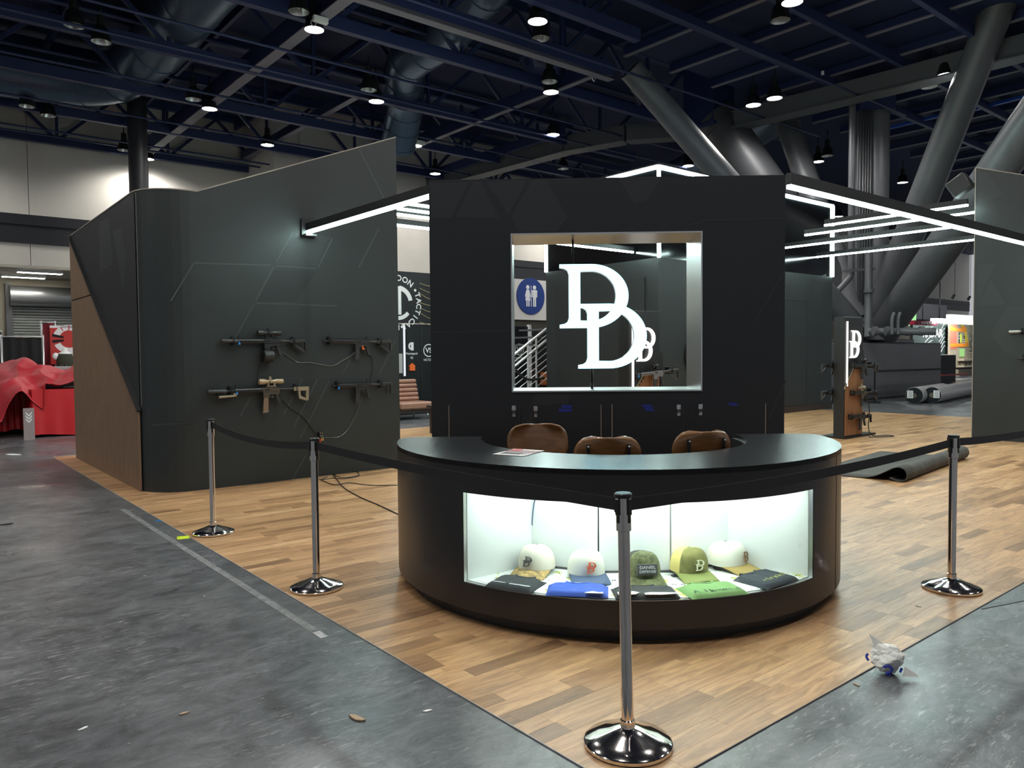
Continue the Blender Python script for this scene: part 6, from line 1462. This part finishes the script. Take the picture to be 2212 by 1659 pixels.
part(lambda b: b.prism([(0, zz(.37)), (w_ * .28, zz(.37)), (w_ * .36, zz(.34)), (w_ * .38, zz(.42)), (w_ * .28, zz(.44)), (0, zz(.43))], -.02, 0), 'arm_graphic', AO, t)
part(lambda b: b.prism([(w_ * .27, zz(.14)), (w_ * .33, zz(.14)), (w_ * .37, zz(.36)), (w_ * .30, zz(.36))], -.018, 0), 'yellow_bar', AY, t)
part(lambda b: b.prism([(w_ * .20, zz(.0)), (w_ * .26, zz(.0)), (w_ * .28, zz(.05)), (w_ * .22, zz(.06))], -.018, 0), 'yellow_bar', AY, t)
r_ = random.Random(9)
for gx in (.17, .27, .40, .44, .48):
    for k in range(12):
        z_ = zz(.17 + .017 * k * (1 if gx < .35 else 2)); part(lambda b: b.box(w_ * gx, w_ * (gx + .018), -.03, 0, z_ - .03, z_), 'hanging_pack', M_BLACK if r_.random() < .7 else M_WHITEPR, t)
part(lambda b: b.box(w_ * .205, w_ * .225, -.03, 0, zz(.35), zz(.19)), 'lime_stripe', mat('lime_graphic', (.55, .70, .05), .6), t)
for k in range(3): part(lambda b: b.box(w_ * (.19 + .035 * k), w_ * (.215 + .035 * k), -.03, 0, zz(.62), zz(.47)), 'lime_pack', emat('lime_glow', (.45, .85, .30), .6), t)
part(lambda b: b.box(w_ * .15, w_ * .9, -.35, 0, zz(.70), zz(.665)), 'shelf', mat('pale_shelf', (.35, .30, .22), .6), t)
part(lambda b: b.box(w_ * .15, w_ * .9, -.35, 0, zz(.82), zz(.79)), 'shelf', mat('pale_shelf', (.35, .30, .22), .6), t)
for k in range(4): part(lambda b: b.box(w_ * (.18 + .07 * k), w_ * (.22 + .07 * k), -.25, 0, zz(.79), zz(.74)), 'shelf_box', M_TAN, t)
t, w_, zb2, zt_ = panel('dark_cabinet', 'black cabinet at the right end of the grey plinth', 'cabinet', 2034, 767, 2064, 833, pcv + 3.2, M_BN2, 1.0, z0=.02)
part(lambda b: b.box(-.05, w_ + 1.4, -.05, 0, .35, .42), 'red_rail', M_RED, t)
gq = at_v(1968, 675, FV + 3)
o = part(lambda b: b.prism([(0, 0), (.9, 0), (.9, 2.2), (.45, 2.0)], 0, .05), 'green_flag', emat('green_screen', (.45, .95, .40), .7), None, loc=B(gq[0] - .2, FV + 3, gq[2] - .8), rz=RB); tag(o, 'small bright green screen edge beside the thick strut', 'screen')
# tensioned black barrier line behind the right kiosk
bl0, bl1 = at_v(1890, 802, pcv - .8), at_v(2098, 800, pcv - .8)
BL = thing('barrier_tape', 'black barrier belt stretched before the grey plinth', 'barrier', B(bl0[0], pcv - .8, 0), RB)
part(lambda b: b.bar((0, 0, bl0[2]), (bl1[0] - bl0[0] + 2, 0, bl0[2] - .05), .004, .06), 'belt', M_BELT, BL)
for x in (0, bl1[0] - bl0[0] + 2):
    part(lambda b: b.cyl((x, 0, 0), (x, 0, bl0[2] + .06), .025, n=12), 'post', M_BLKMET, BL); part(lambda b: b.lathe([(0, 0), (.17, 0), (.17, .02), (.03, .06), (0, .06)], 20, M=Matrix.Translation((x, 0, 0))), 'post_base', M_BLKMET, BL)
# spots added to brighten the far accessory wall
for k, (px, l) in enumerate(((2062, 'left added spotlight brightening the far accessory wall'), (2096, 'right added spotlight brightening the far accessory wall'))):
    a_ = at_v(px, 640, FV - .9); t = thing('added_spot', l, 'spotlight', B(a_[0], FV - .9, 4.4), RB)
    part(lambda b: b.cyl((0, 0, 0), (0, .12, -.2), .06, .08, 12), 'spot_head', M_BLACK, t)
    part(lambda b: b.cyl((0, 0, 0), (0, 0, 5.0), .012, n=6), 'drop_rod', M_BLACK, t)
    ld = bpy.data.lights.new('added_spot_light', 'SPOT'); ld.energy = 700; ld.spot_size = R(110); ld.spot_blend = .6; ld.shadow_soft_size = .08
    lo = bpy.data.objects.new('added_spot_light', ld); COL.objects.link(lo); lo.parent = t; lo.location = (0, .14, -.25); lo.rotation_euler = (R(18), 0, 0)
